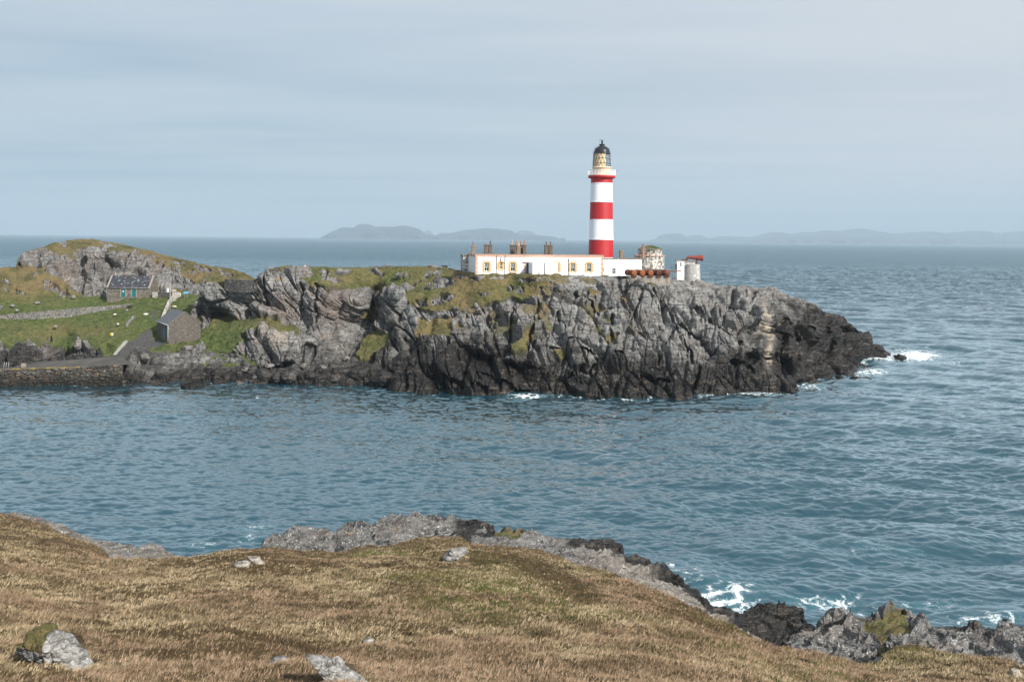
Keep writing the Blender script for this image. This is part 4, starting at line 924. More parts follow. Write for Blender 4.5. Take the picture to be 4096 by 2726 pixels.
# ================================================================== mesh builder
class MB:
    def __init__(s): s.v = []; s.f = []; s.m = []; s.sm = []
    def add(s, vs, fs, mi=0, sm=False):
        o = len(s.v); s.v += [tuple(v) for v in vs]; s.f += [tuple(i + o for i in f) for f in fs]; s.m += [mi] * len(fs); s.sm += [sm] * len(fs); return s
    def box(s, x0, x1, y0, y1, z0, z1, mi=0, M=None):
        vs = [Vector((x, y, z)) for z in (z0, z1) for (x, y) in ((x0, y0), (x1, y0), (x1, y1), (x0, y1))]
        if M is not None: vs = [M @ v for v in vs]
        return s.add(vs, [(0, 3, 2, 1), (4, 5, 6, 7), (0, 1, 5, 4), (1, 2, 6, 5), (2, 3, 7, 6), (3, 0, 4, 7)], mi)
    def frustum(s, cx, cy, z0, z1, a0, b0, a1, b1, mi=0):
        vs = [(cx + sx * a0, cy + sy * b0, z0) for sx, sy in ((-1, -1), (1, -1), (1, 1), (-1, 1))] + [(cx + sx * a1, cy + sy * b1, z1) for sx, sy in ((-1, -1), (1, -1), (1, 1), (-1, 1))]
        return s.add(vs, [(0, 3, 2, 1), (4, 5, 6, 7), (0, 1, 5, 4), (1, 2, 6, 5), (2, 3, 7, 6), (3, 0, 4, 7)], mi)
    def lathe(s, prof, n=32, c=(0, 0), a0=0.0, a1=2 * math.pi, mi=0, M=None, sm=True):
        full = abs(a1 - a0 - 2 * math.pi) < 1e-6; k = n if full else n + 1
        vs = []
        for (r, z) in prof:
            for i in range(k):
                a = a0 + (a1 - a0) * i / n; vs.append(Vector((c[0] + r * math.cos(a), c[1] + r * math.sin(a), z)))
        if M is not None: vs = [M @ v for v in vs]
        fs = []
        for j in range(len(prof) - 1):
            for i in range(n): 
                i2 = (i + 1) % k if full else i + 1
                fs.append((j * k + i, j * k + i2, (j + 1) * k + i2, (j + 1) * k + i))
        return s.add(vs, fs, mi, sm)
    def tube(s, path, r, n=8, mi=0, cap=True, radii=None):
        path = [Vector(p) for p in path]; vs = []; L = len(path); up = Vector((0, 0, 1)); pu = None
        for i, p in enumerate(path):
            d = (path[min(i + 1, L - 1)] - path[max(i - 1, 0)]).normalized()
            u = (pu - d * pu.dot(d)).normalized() if pu is not None else d.cross(up if abs(d.z) < .95 else Vector((1, 0, 0))).normalized()
            pu = u; v = d.cross(u); rr = radii[i] if radii else r
            for k in range(n): a = 2 * math.pi * k / n; vs.append(p + u * math.cos(a) * rr + v * math.sin(a) * rr)
        fs = [(i * n + k, i * n + (k + 1) % n, (i + 1) * n + (k + 1) % n, (i + 1) * n + k) for i in range(L - 1) for k in range(n)]
        if cap: fs += [tuple(range(n))[::-1], tuple((L - 1) * n + k for k in range(n))]
        return s.add(vs, fs, mi, n > 5)
    def prism(s, poly, y0, y1, mi=0, M=None):
        """polygon in x,z pushed from y0 to y1"""
        n = len(poly); vs = [Vector((x, y0, z)) for x, z in poly] + [Vector((x, y1, z)) for x, z in poly]
        if M is not None: vs = [M @ v for v in vs]
        return s.add(vs, [tuple(range(n)), tuple(range(2 * n - 1, n - 1, -1))] + [(i, i + n, (i + 1) % n + n, (i + 1) % n) for i in range(n)], mi)
    def build(s, name, mats, parent=None, uv=None, loc=None, rz=0):
        me = bpy.data.meshes.new(name); me.from_pydata(s.v, [], s.f)
        for m_ in (mats if isinstance(mats, (list, tuple)) else [mats]): me.materials.append(m_)
        me.polygons.foreach_set('material_index', s.m); me.polygons.foreach_set('use_smooth', s.sm)
        me.update()
        if uv:
            l = me.uv_layers.new(name='uv')
            for lp in me.loops: l.data[lp.index].uv = uv(me.vertices[lp.vertex_index].co)
        o = bpy.data.objects.new(name, me); COL.objects.link(o)
        if parent: o.parent = parent
        if loc is not None: o.location = loc; o.rotation_euler = (0, 0, rz)
        return o
def empty(name, loc, rz=0.0, label=None, cat=None, group=None):
    o = bpy.data.objects.new(name, None); o.empty_display_size = .3; COL.objects.link(o); o.location = loc; o.rotation_euler = (0, 0, rz)
    tag(o, label, cat, group); return o
def tree_copy(o, parent=None):
    c = o.copy(); COL.objects.link(c); c.parent = parent
    for ch in [x for x in bpy.data.objects if x.parent == o]: tree_copy(ch, c)
    return c
class Wall:
    """a vertical wall plane: origin at the picture point (px, py) at depth Y, running at angle a"""
    def __init__(s, px, py, Y, a):
        s.O = V(px, py, Y); s.a = a; s.u = Vector((math.cos(a), math.sin(a), 0)); s.n = Vector((-math.sin(a), math.cos(a), 0))
    def uw(s, px, py, off=0.0):
        d = V(px, py, 1.0) - Vector((0, 0, H)); o = Vector((0, 0, H)); c = s.O + s.n * off
        t = (c - o).dot(s.n) / d.dot(s.n); p = o + d * t - c
        return p.dot(s.u), p.z
def win(parent, W, x0, y0, x1, y1, off, cols=3, rows=2, lower=2, name='window', sash=True, depth=.06):
    """sash window placed on a wall frame"""
    u0, w1 = W.uw(x0, y0, off); u1, w0 = W.uw(x1, y1, off); cx = (u0 + u1) / 2
    hw, hh = (u1 - u0) / 2, (w1 - w0)
    f = MB(); t_ = .065
    f.box(-hw, hw, -depth, -depth + .05, 0, t_ * 1.6); f.box(-hw, hw, -depth, -depth + .05, hh - t_, hh)
    f.box(-hw, -hw + t_, -depth, -depth + .05, t_ * 1.6, hh - t_); f.box(hw - t_, hw, -depth, -depth + .05, t_ * 1.6, hh - t_)
    mid = hh * .5
    f.box(-hw + t_, hw - t_, -depth - .02, -depth + .03, mid - .035, mid + .035)
    for k in range(1, cols): x = -hw + 2 * hw * k / cols; f.box(x - .018, x + .018, -depth, -depth + .03, mid + .035, hh - t_)
    for k in range(1, rows): z = mid + (hh - mid) * k / rows; f.box(-hw + t_, hw - t_, -depth + .002, -depth + .028, z - .018, z + .018)
    for k in range(1, lower): x = -hw + 2 * hw * k / lower; f.box(x - .02, x + .02, -depth, -depth + .03, t_ * 1.6, mid - .035)
    o = f.build(name, M_FRAME, parent, loc=(cx, off, w0))
    g = MB().box(-hw + t_ * .5, hw - t_ * .5, -depth + .032, -depth + .045, t_, hh - t_ * .6); g.build('pane', M_GLASS, o)
    return o, (cx, w0, hw, hh)
def surround(parent, W, x0, y0, x1, y1, off, mat=M_OCHRE, qn=3, proud=.02, quo=True, right_only=False):
    """painted margin with stepped quoins round a window"""
    u0, w1 = W.uw(x0, y0, off); u1, w0 = W.uw(x1, y1, off); hw = (u1 - u0) / 2; cx = (u0 + u1) / 2; hh = w1 - w0
    m = MB(); a = .36
    m.box(-hw - a + .10, hw + a - .10, -proud, 0, hh, hh + .33)
    m.box(-hw - a + .08, hw + a - .08, -proud, 0, -.22, 0)
    for s_ in (-1, 1):
        if right_only and s_ < 0: continue
        xa, xb = sorted((s_ * hw, s_ * (hw + a)))
        m.box(xa, xb, -proud, 0, 0.0, hh)
        if quo:
            for k in range(3):
                z = hh * (.10 + .33 * k); xa2, xb2 = sorted((s_ * (hw + a), s_ * (hw + a + .24)))
                m.box(xa2, xb2, -proud - .002, -.001, z, z + hh * .16)
    return m.build('window_surround', mat, parent, loc=(cx, off, w0))

# ================================================================== lighthouse keepers' house
HW = Wall(1901.8, 1098, 205, math.radians(11))
HL = HW.uw(2411.8, 1103)[0]; HH = HW.uw(1901.8, 1017)[1]
house = empty('keepers_house', HW.O, HW.a, 'long low white flat roofed house with ochre window surrounds and many chimneys', 'house')
HD = 10.5
m = MB().box(0, HL, .30, HD, -1.8, HH - .45); m.build('wall', M_WHITE, house)
# front skin with real window openings
wins = [(1937.4, 1050.6, 1955.3, 1084.9), (1996.9, 1051, 2007.9, 1076.4), (2042.4, 1051, 2059.7, 1085.4), (2217.6, 1052, 2234.4, 1086.2), (2282.8, 1052.7, 2299.4, 1086.4), (2347.1, 1053, 2363.7, 1087)]
door = (2106.0, 1052.5, 2113.5, 1101.8)
def openwall(W, L, z0, z1, holes, y0=0.0, y1=.30):
    """a wall slab with rectangular holes"""
    m = MB(); xs = [0.0, L]
    hs = []
    for (x0, y0_, x1, y1_) in holes:
        u0, w1 = W.uw(x0, y0_); u1, w0 = W.uw(x1, y1_); hs.append((u0, u1, w0, w1))
    hs.sort(); x = 0.0
    for (u0, u1, w0, w1) in hs:
        m.box(x, u0, y0, y1, z0, z1); m.box(u0, u1, y0, y1, z0, w0); m.box(u0, u1, y0, y1, w1, z1); x = u1
    m.box(x, L, y0, y1, z0, z1); return m
openwall(HW, HL, -1.8, HH - .45, wins + [door]).build('front_wall', M_WHITE, house)
for i, (x0, y0, x1, y1) in enumerate(wins):
    o, _ = win(house, HW, x0, y0, x1, y1, .16, cols=2 if i == 1 else 3)
    surround(house, HW, x0, y0, x1, y1, 0.0)
    cx_, w0_, hw_, hh_ = _
    MB().box(-hw_, hw_, -.06, .10, -.05, 0.0).build('sill', M_OCHRE, o, loc=(0, 0, 0))
m = MB().box(.0, HL, .29, .30, 0, .01)
# parapet, cornice and quoins
m = MB().box(-.10, HL + .10, -.10, HD + .1, HH - .45, HH - .04); m.box(-.14, HL + .14, -.14, .35, HH - .04, HH + .02)
m.build('cornice', M_SAND, house)
MB().box(.1, HL - .1, .45, HD - .1, HH - .04, HH + .05).build('roof', M_LEAD, house)
m = MB()
m2_ = MB()
for k in range(9):
    z = -.2 + k * .46; w_ = .55 if k % 2 else .32
    m.box(-.03, w_, -.03, .02, z, z + .455); m2_.box(HL - w_, HL + .02, -.03, .02, z, z + .455); m.box(-.031, .02, .01, w_, z, z + .455)
m.build('quoins', M_SAND, house); m2_.build('quoins', M_SAND, house)
MB().box(-.02, 0.0, .5, HD, -1.8, HH - .45).build('end_wall', M_ENDW, house)  # thin greyer skin over the white wall, shade put into its colour
# doorway with its pedimented porch
u0, w1 = HW.uw(door[0], door[1]); u1, w0 = HW.uw(door[2], door[3])
d_ = MB().box(0, u1 - u0, .08, .13, 0, (w1 - w0) * .80).build('door', M_BLUE, house, loc=(u0, 0, w0))
MB().box(.0, u1 - u0, .09, .12, (w1 - w0) * .82, (w1 - w0)).build('fanlight', M_GLASS, d_)
MB().box(.06, .09, .05, .08, 1.0, 1.12).build('handle', M_PIPE, d_)
m = MB()
for k in range(7):
    w_ = .52 if k % 2 else .36; m.box(u0 - w_, u0, -.05, .03, w0 + k * .36, w0 + k * .36 + .35)
m.box(u0 - .5, u1 + .9, -.12, .03, w1 + .02, w1 + .2); m.build('door_surround', M_SAND, house)
m = MB(); ax = u0 + .55
m.prism([(ax - 1.35, w1 + .21), (ax + 1.35, w1 + .21), (ax, w1 + 1.0)], -.35, -.002); m.build('pediment', M_WHITE, house)
m = MB()
for s_ in (-1, 1):
    m.add([(ax + s_ * 1.45, -.40, w1 + .15), (ax + s_ * 1.45, 0.02, w1 + .15), (ax, .02, w1 + 1.08), (ax, -.40, w1 + 1.08), (ax + s_ * 1.45, -.40, w1 + .21), (ax + s_ * 1.45, .02, w1 + .21), (ax, .02, w1 + 1.15), (ax, -.40, w1 + 1.15)],
          [(0, 1, 2, 3), (7, 6, 5, 4), (0, 3, 7, 4), (0, 4, 5, 1), (1, 5, 6, 2)])
m.build('porch_coping', M_SAND, house)
# pipes
def pipe(W, px, y0, y1, off=-.10, name='downpipe', parent=house, hopper=False, r=.055):
    u, w1 = W.uw(px, y0, 0); _, w0 = W.uw(px, y1, 0); m = MB().tube([(u, off, w0), (u, off, w1)], r)
    for k in (.35, .75): m.box(u - .11, u + .11, off - .07, off + .09, w0 + (w1 - w0) * k, w0 + (w1 - w0) * k + .07)
    if hopper: m.frustum(u, off, w1 - .05, w1 + .22, .07, .07, .16, .12)
    return m.build(name, M_PIPE, parent)
pipe(HW, 1985.8, 1020, 1099); pipe(HW, 2020.3, 1019, 1099); pipe(HW, 2273.9, 1043, 1100, hopper=True)
ua, wa = HW.uw(2003.2, 1040.5); ub, wb = HW.uw(2019.8, 1049)
MB().tube([(ua, -.1, wa + .1), (ua, -.1, wb + .1), (ua + .1, -.1, wb), (ub, -.1, wb)], .05).frustum(ua, -.1, wa, wa + .2, .06, .06, .15, .12).build('branch_pipe', M_PIPE, house)
u_, w_ = HW.uw(2003.9, 1031.5); MB().box(u_ - .07, u_ + .07, -.07, -.0, w_ - .16, w_ + .16).build('lamp_bracket', M_BLACK, house)
u_, w_ = HW.uw(2275.5, 1035); MB().box(u_ - .12, u_ + .14, -.10, -.0, w_ - .06, w_ + .08).build('lamp_bracket', M_BLACK, house)
# flat-roofed annex in front
AD = 4.0
ua, wa = HW.uw(2130.2, 1103, -AD); ub, wt = HW.uw(2231.5, 1052.6, -AD)
annex = MB(); annex.box(ua, ub, -AD, -.03, -1.8, wt)
annex.build('annex', M_WHITE, house)
m = MB().box(ua - .06, ub + .06, -AD - .06, -.03, wt - .62, wt - .52); m.box(ua - .08, ub + .08, -AD - .08, -.03, wt, wt + .10); m.build('annex_coping', simple('annex_trim', (.62, .70, .80), .7, var=.1), house)
AWv = Wall(1901.8, 1098, 205, math.radians(11)); 
o, _ = win(house, HW, 2150, 1089.6, 2159.2, 1098.7, -AD - .01, cols=2, rows=1, lower=2); MB().box(-.32, .32, -.12, -.06, .56, .64).build('lintel', M_FRAME, o)
u_, w1_ = HW.uw(2179, 1052, -AD); _, w0_ = HW.uw(2179, 1103, -AD); MB().tube([(u_, -AD - .09, w0_), (u_, -AD - .09, w1_)], .06).build('downpipe', M_PIPE, house)
u_, w_ = HW.uw(2132.5, 1049); u2, w2 = HW.uw(2149, 1046); MB().box(u_, u2, -.022, 0, w_, w2).build('lintel', M_OCHRE, house)
# rear wing and roof lights
MB().box(-1.15, -.03, HD - .6, HD + 3.0, -2.0, HH - .50).box(-1.3, -.03, HD - .75, HD + 3.1, HH - .50, HH - .24, 1).build('rear_wing', [M_WORN, M_CAPST], house)
for px in (1974, 2138):
    u_, w_ = HW.uw(px, 1016, 5.5); MB().box(u_ - 1.2, u_ + 1.2, 5.0, 6.2, HH + .05, HH + .14).build('roof_hatch', M_CAPST, house)
# chimneys: (x centre, half width base px, base y, cap y, cap half width px, pot half width, pot top y, pot material, back offset, style)
def chimney(parent, W, px, hb, yb, yc, hc, hp, yp, pm, off, sm=M_STACK, taper=.88):
    mp = (W.O.y + off) / F
    u, z1 = W.uw(px, yc, off); a = hb * mp; c_ = hc * mp; z0 = HH if parent is house else W.uw(px, yb, off)[1]
    m = MB(); hgt = z1 - z0
    m.frustum(0, 0, -.05, hgt - .45, a, a, a * taper, a * taper); m.frustum(0, 0, hgt - .45, hgt - .25, a * taper * 1.06, a * taper * 1.06, a * taper, a * taper)
    m.frustum(0, 0, hgt - .25, hgt - .12, a * taper, a * taper, c_, c_); m.frustum(0, 0, hgt - .12, hgt, c_, c_, c_ * .92, c_ * .92); m.frustum(0, 0, hgt, hgt + .10, a * .65, a * .65, a * .5, a * .5)
    o = m.build('chimney', sm, parent, loc=(u, off, z0))
    if hp:
        r = hp * mp; _, zt = W.uw(px, yp, off); hz = zt - z0
        MB().lathe([(r * 1.05, hgt + .05), (r * .95, hgt + .2), (r * .9, hz - .18), (r * 1.2, hz - .15), (r * 1.2, hz - .04), (r * 1.0, hz), (r * .8, hz), (r * .75, hz - .1), (0, hz - .1)], 14).build('chimney_pot', pm, o)
    return o
ch = chimney(house, HW, 1894.6, 7.2, 1016, 984, 8.4, 3.2, 970, M_POTO, 1.2, M_STACKL, taper=.97)
MB().tube([(-.16, 0, .0), (-.16, 0, 2.75)], .035).build('rod', M_PIPE, ch)
chimney(house, HW, 1943.6, 7.0, 1015, 978.5, 8.7, 0, 0, None, 6.0); chimney(house, HW, 1961.2, 7.2, 1015, 979, 8.4, 2.5, 963.5, M_POTD, 6.0)
chimney(house, HW, 2047.8, 7.2, 1016, 980, 9.2, 2.6, 961, M_POTW, 6.0, M_STACK); chimney(house, HW, 2064.5, 7.0, 1016, 980, 7.8, 2.5, 962, M_POTO, 7.4)
chimney(house, HW, 2074.5, 7.2, 1018, 984, 7.6, 3.3, 972.5, M_POTP, 4.0, M_STACKL, taper=.98); chimney(house, HW, 2082.8, 6.6, 1016, 980, 7.2, 2.5, 964.5, M_POTO, 7.4)
chimney(house, HW, 2097.8, 7.4, 1016, 980.5, 8.9, 2.5, 962.5, M_POTO, 6.0)
chimney(house, HW, 2185.2, 7.5, 1017, 980, 9.1, 2.3, 965, M_POTD, 6.0); chimney(house, HW, 2202.2, 7.4, 1017, 981, 8.8, 2.3, 966, simple('brick_pot', (.20, .075, .05)), 6.0)

# ================================================================== lighthouse tower
LY = 219.0; LX = 2404.0
def lz(py): return float(P(LX, py, LY)[2])
MP = LY / F
L0 = Vector((float(P(LX, 1000, LY)[0]), LY, 20.0)); z_ = lambda py: lz(py) - 20.0
light = empty('lighthouse', L0, 0, 'tall round lighthouse tower with red and white bands and black dome', 'lighthouse')
def seg(name, y0, r0, y1, r1, mat, extra=None):
    prof = [(r0 * MP, z_(y0) if y0 < 1100 else -1.5), (r1 * MP, z_(y1))]; n = 8
    prof = [(prof[0][0] + (prof[1][0] - prof[0][0]) * i / n, prof[0][1] + (prof[1][1] - prof[0][1]) * i / n) for i in range(n + 1)]
    return MB().lathe(prof, 64).build(name, mat, light)
seg('white_base', 1200, 52.2, 1028.5, 50.2, M_TWHITE); seg('red_band', 1028.5, 49.9, 957.5, 48.6, M_RED); seg('white_band', 957.5, 48.7, 880, 46.6, M_TWHITE); seg('red_band', 880, 46.5, 808, 45.0, M_RED)
seg('white_band', 808, 45.1, 734.5, 43.6, M_TWHITE); seg('red_band', 733.5, 43.4, 715, 43.0, M_RED)
for y in (957.5, 880, 808): MB().lathe([(0.1, z_(y) - .10), ((49.3 if y > 900 else 47.2 if y > 850 else 45.8) * MP, z_(y) - .10), ((49.2 if y > 900 else 47.1 if y > 850 else 45.7) * MP, z_(y) + .12), (.1, z_(y) + .13)], 64).build('string_course', M_TWHITE, light)
m = MB().lathe([(.1, z_(735.5)), (44.6 * MP, z_(735.5)), (44.6 * MP, z_(732.5)), (.1, z_(732.5))], 64); m.build('string_course', M_TWHITE, light)
MB().lathe([(43 * MP, z_(716)), (46 * MP, z_(714.5)), (47 * MP, z_(712.8)), (53.5 * MP, z_(712.5)), (54 * MP, z_(704.5)), (53.5 * MP, z_(703.4)), (.2, z_(703.3))], 64).build('gallery', M_REDP, light)
m = MB().lathe([(37.4 * MP, z_(703.6)), (37.2 * MP, z_(672)), (39 * MP, z_(671.5)), (39.2 * MP, z_(669)), (37 * MP, z_(668.2)), (.1, z_(668.1))], 64); mur = m.build('lantern_base', M_CREAM2, light)
m = MB()
for a in (-125, -95, -82, -60, -40, -20, 200):
    a_ = math.radians(a); r = 37.35 * MP; M_ = Matrix.Translation((r * math.cos(a_), r * math.sin(a_), 0)) @ Matrix.Rotation(a_ + math.pi / 2, 4, 'Z')
    MB().box(-.10, .10, -.03, .02, z_(680), z_(675.5), 0, M_).build('vent', M_SAND, mur)
zt, zb_ = z_(613.7), z_(668.4)
rt, rb = 33.0 * MP, 35.0 * MP
m = MB().lathe([(rb * .97, zb_), (rt * .97, zt)], 48, a0=math.radians(68), a1=math.radians(292)); m.build('lantern_cover', M_CREAM, light)
MB().lathe([(rb * .96, zb_), (rt * .96, zt)], 24, a0=math.radians(-67.5), a1=math.radians(67.5)).build('lantern_glazing', M_CLEAR, light)
m = MB(); NL = 16; 
for j in range(3):
    for i in range(NL):
        for s_ in (0, 1):
            a0 = 2 * math.pi * (i + (.5 if j % 2 else 0) ) / NL; a1 = a0 + (2 * s_ - 1) * math.pi / NL; f0, f1 = j / 3, (j + 1) / 3
            r0, r1 = rb + (rt - rb) * f0, rb + (rt - rb) * f1; r0 *= 1.0; r1 *= 1.0
            m.tube([(r0 * math.cos(a0), r0 * math.sin(a0), zb_ + (zt - zb_) * f0), (r1 * math.cos(a1), r1 * math.sin(a1), zb_ + (zt - zb_) * f1)], .028, 4)
m.build('astragal', M_BLACK, light)
def ring(m, r, z, t, n=48): return m.lathe([(r - t, z - t), (r + t, z - t), (r + t, z + t), (r - t, z + t), (r - t, z - t)], n)
m = MB(); ring(m, rt * 1.035, z_(632.5), .035); ring(m, rb * 1.045, z_(651), .04)
for a in (0, 60, 120, 180, 240, 300):
    a_ = math.radians(a); 
    for (r_, y_) in ((rt * 1.035, 632.5), (rb * 1.045, 651)): m.tube([(rt * .97 * math.cos(a_), rt * .97 * math.sin(a_), z_(y_)), (r_ * math.cos(a_), r_ * math.sin(a_), z_(y_))], .03, 4)
m.build('handrail_ring', M_GALV, light)
dome = [(34.6 * MP, z_(615.6)), (34.8 * MP, z_(613.8)), (33.2 * MP, z_(612.6))] + [(32.8 * MP * math.cos(a), z_(612.6) + 30.5 * MP * math.sin(a)) for a in np.linspace(0, 1.25, 14)] + [(10.5 * MP, z_(583)), (11 * MP, z_(578.8)), (11.6 * MP, z_(577.8)), (11.2 * MP, z_(576.6)), (3.8 * MP, z_(576.2)), (3.4 * MP, z_(571)), (4.3 * MP, z_(570)), (3.2 * MP, z_(566)), (4.2 * MP, z_(564.5)), (3.4 * MP, z_(562.5)), (0.01, z_(561.6))]
dm = MB().lathe(dome, 48).build('dome', M_BLACK, light)
m = MB()
for a in range(12):
    a_ = math.radians(a * 30 + 8); r = 27 * MP; MB().tube([(r * math.cos(a_), r * math.sin(a_), z_(594.0)), ((r + .16) * math.cos(a_), (r + .16) * math.sin(a_), z_(593.4))], .05, 6).build('ventilator', M_BLACK, dm)
m = MB().box(-10 * MP, 5 * MP, -.02, .02, z_(560.2) - .03, z_(560.2) + .03).box(-10 * MP, -4.0 * MP, -.02, .02, z_(561.2), z_(559.2)).tube([(0, 0, z_(563)), (0, 0, z_(559))], .03, 5)
m.prism([(3 * MP, z_(561.2)), (6 * MP, z_(560.2)), (3 * MP, z_(559.2))], -.02, .02); m.tube([(-11.7 * MP, 0, z_(577)), (-11.7 * MP, 0, z_(559))], .02, 4); m.build('weather_vane', M_BLACK, light)
m = MB()
for dy in (-.18, .18):
    pth = [(-36.6 * MP, dy, z_(672)), (-35.6 * MP, dy, z_(640)), (-34.6 * MP, dy, z_(612))] + [(-37.0 * MP * math.cos(a), dy, z_(612) + 35 * MP * math.sin(a)) for a in np.linspace(.1, 1.2, 10)]
    m.tube(pth, .022, 4)
for k in range(14): a = .1 + k * .083; m.tube([(-37.0 * MP * math.cos(a), -.18, z_(612) + 35 * MP * math.sin(a)), (-37.0 * MP * math.cos(a), .18, z_(612) + 35 * MP * math.sin(a))], .018, 4)
m.build('ladder', M_GALV, light)
m = MB(); rr = 54.3 * MP; z0r, z1r = z_(703), z_(681.5)
ring(m, rr, z1r, .035, 64); ring(m, rr, z0r + .12, .03, 64); NP = 26
for i in range(NP):
    a = 2 * math.pi * i / NP; m.tube([(rr * math.cos(a), rr * math.sin(a), z0r), (rr * 1.01 * math.cos(a), rr * 1.01 * math.sin(a), z1r)], .035, 5)
    for q in range(4):
        for s_ in (-1, 1):
            a0 = a + 2 * math.pi / NP * (q + .5) / 4; a1 = a0 + s_ * 2 * math.pi / NP * .42
            a1 = min(max(a1, a), a + 2 * math.pi / NP); m.tube([(rr * math.cos(a0), rr * math.sin(a0), z0r + .12), (rr * math.cos(a1), rr * math.sin(a1), z1r)], .013, 3, cap=False)
m.build('balcony_rail', M_FRAME, light)
m = MB().tube([(rr * .95, -.6, z0r), (rr * 1.12, -.6, z1r + .15)], .02, 4).tube([(rr * 1.12, -.6, z1r - .35), (rr * 1.12, -.6, z1r + .3)], .05, 5).tube([(46 * MP, -.5, z0r), (46 * MP, -.5, z_(672))], .02, 4); m.build('aerial', M_GALV, light)

# ================================================================== low white building and round engine tower
EW = Wall(2411, 1104, 212.2, math.radians(11)); EL = EW.uw(2566, 1104)[0]; EH = EW.uw(2480, 1037)[1]
low = empty('engine_house', EW.O, EW.a, 'low plain white building joining the lighthouse to the round store tower', 'building')
w2 = [(2410.5, 1067, 2417.6, 1087.6), (2447.8, 1073, 2462.5, 1094.7)]
openwall(EW, EL, -1.5, EH, [w2[1]]).build('front_wall', M_WHITE, low); MB().box(0, EL, .30, 6.5, -1.5, EH).build('wall', M_WHITE, low)
win(low, EW, *w2[1], .15, cols=2, rows=2, lower=2); win(low, EW, *w2[0], -.01, cols=2, rows=2, lower=2)
MB().box(-.02, EL + .2, -.05, 6.6, EH, EH + .22).build('coping', M_CAPST, low)
u_, w_ = EW.uw(2429.6, 1071); u2, w2_ = EW.uw(2440, 1067); MB().box(u_, u2, -.05, 0, w_, w2_).build('plaque', M_FRAME, low)
chimney(low, EW, 2486, 7.0, 1034.5, 1002, 7.8, 0, 0, None, 4.0, M_STACKL, taper=.97)
chimney(low, EW, 2573.5, 4.9, 1035, 979.5, 5.4, 2.0, 974, M_POTD, 1.5, simple('tower_flue_stone', (.30, .185, .135), .9, col2=(.16, .12, .10)), taper=.92)
RY = 221.5; MR = RY / F; RC = V(2600.6, 1050, RY); rz_ = lambda py: float(P(2600.6, py, RY)[2]) - 18.5
rt_ = empty('round_tower', (RC.x, RC.y, 18.5), 0, 'squat round stone tower with peeling whitewash and conical mossy roof', 'tower')
MB().lathe([(56.6 * MR, -1.5), (56.0 * MR, rz_(1023))], 56).build('lower_drum', M_WORN, rt_)
MB().lathe([(55 * MR, rz_(1024)), (60 * MR, rz_(1023)), (60 * MR, rz_(1020.5)), (47 * MR, rz_(1020)), (46 * MR, rz_(1020))], 56).build('ledge', M_SAND, rt_)
MB().lathe([(47.8 * MR, rz_(1021)), (47.2 * MR, rz_(997.5)), (49.5 * MR, rz_(997.3)), (49.5 * MR, rz_(995.8)), (40 * MR, rz_(995.5))], 56).build('upper_drum', M_WORN, rt_)
m = MB().lathe([(49 * MR, rz_(996)), (30 * MR, rz_(989.5)), (10.5 * MR, rz_(982.5)), (8 * MR, rz_(982.5))], 28, sm=False)
for k in range(28):
    a = 2 * math.pi * k / 28; m.tube([(49 * MR * math.cos(a), 49 * MR * math.sin(a), rz_(995.6)), (10 * MR * math.cos(a), 10 * MR * math.sin(a), rz_(982.1))], .06, 4)
m.build('roof', M_GREEN, rt_)
MB().lathe([(5 * MR, rz_(984)), (8.5 * MR, rz_(982.3)), (10.8 * MR, rz_(981.8)), (10.8 * MR, rz_(980.2)), (7 * MR, rz_(979.6)), (.01, rz_(979.6))], 12, sm=False).build('roof_cap', M_CAPST, rt_)
MB().box(-61 * MR, -40 * MR, -1.0, 1.4, rz_(1035), rz_(1021)).box(-63 * MR, -38 * MR, -1.2, 1.5, rz_(1021), rz_(1019.5), 1).build('side_turret', [M_WORN, M_SAND], rt_)

# ================================================================== compressed-air tanks on their cradle
CW = Wall(2519, 1134, 204.5, math.radians(4)); CL = CW.uw(2682, 1134)[0]; CH = CW.uw(2600, 1105.5)[1]
cradle = empty('tank_cradle', CW.O, CW.a, 'rust streaked concrete block cradle under the five rusty tanks', 'concrete cradle')
m = MB().box(0, CL, 0, .35, -1.0, CH).box(0, .35, .35, 2.9, -1.0, CH).box(CL - .35, CL, .35, 2.9, -1.0, CH).box(.35, CL - .35, 2.3, 2.9, -1.0, CH)
m.box(-.02, CL + .02, -.03, .38, CH, CH + .05); m.build('wall', M_CONC, cradle)
M_STAIN = simple('rust_stain', (.19, .115, .075), .9, col2=(.27, .22, .18), scale=4)
for x in (722, 895, 1067, 1235, 1400):
    u_, _ = CW.uw(2400 + x * .191, 1110); MB().box(u_ - .06, u_ + .06, -.006, 0, .15, CH - .02).box(u_ - .16, u_ - .05, -.005, 0, .55, CH - .02).box(u_ + .05, u_ + .12, -.005, 0, .7, CH - .02).build('rust_streak', M_STAIN, cradle)
tanks = []
tm = [M_RUSTO, M_RUSTO, M_RUSTO, M_RUSTD, M_RUST]
tlab = ['orange rusted tank at the left end of the row of five on the concrete cradle', 'orange rusted tank second from the left on the concrete cradle', 'bright orange ended tank in the middle of the five on the cradle',
        'dark brown rusted tank second from the right on the cradle', 'dark rusted tank at the right end of the row joined to the foghorn pipe']
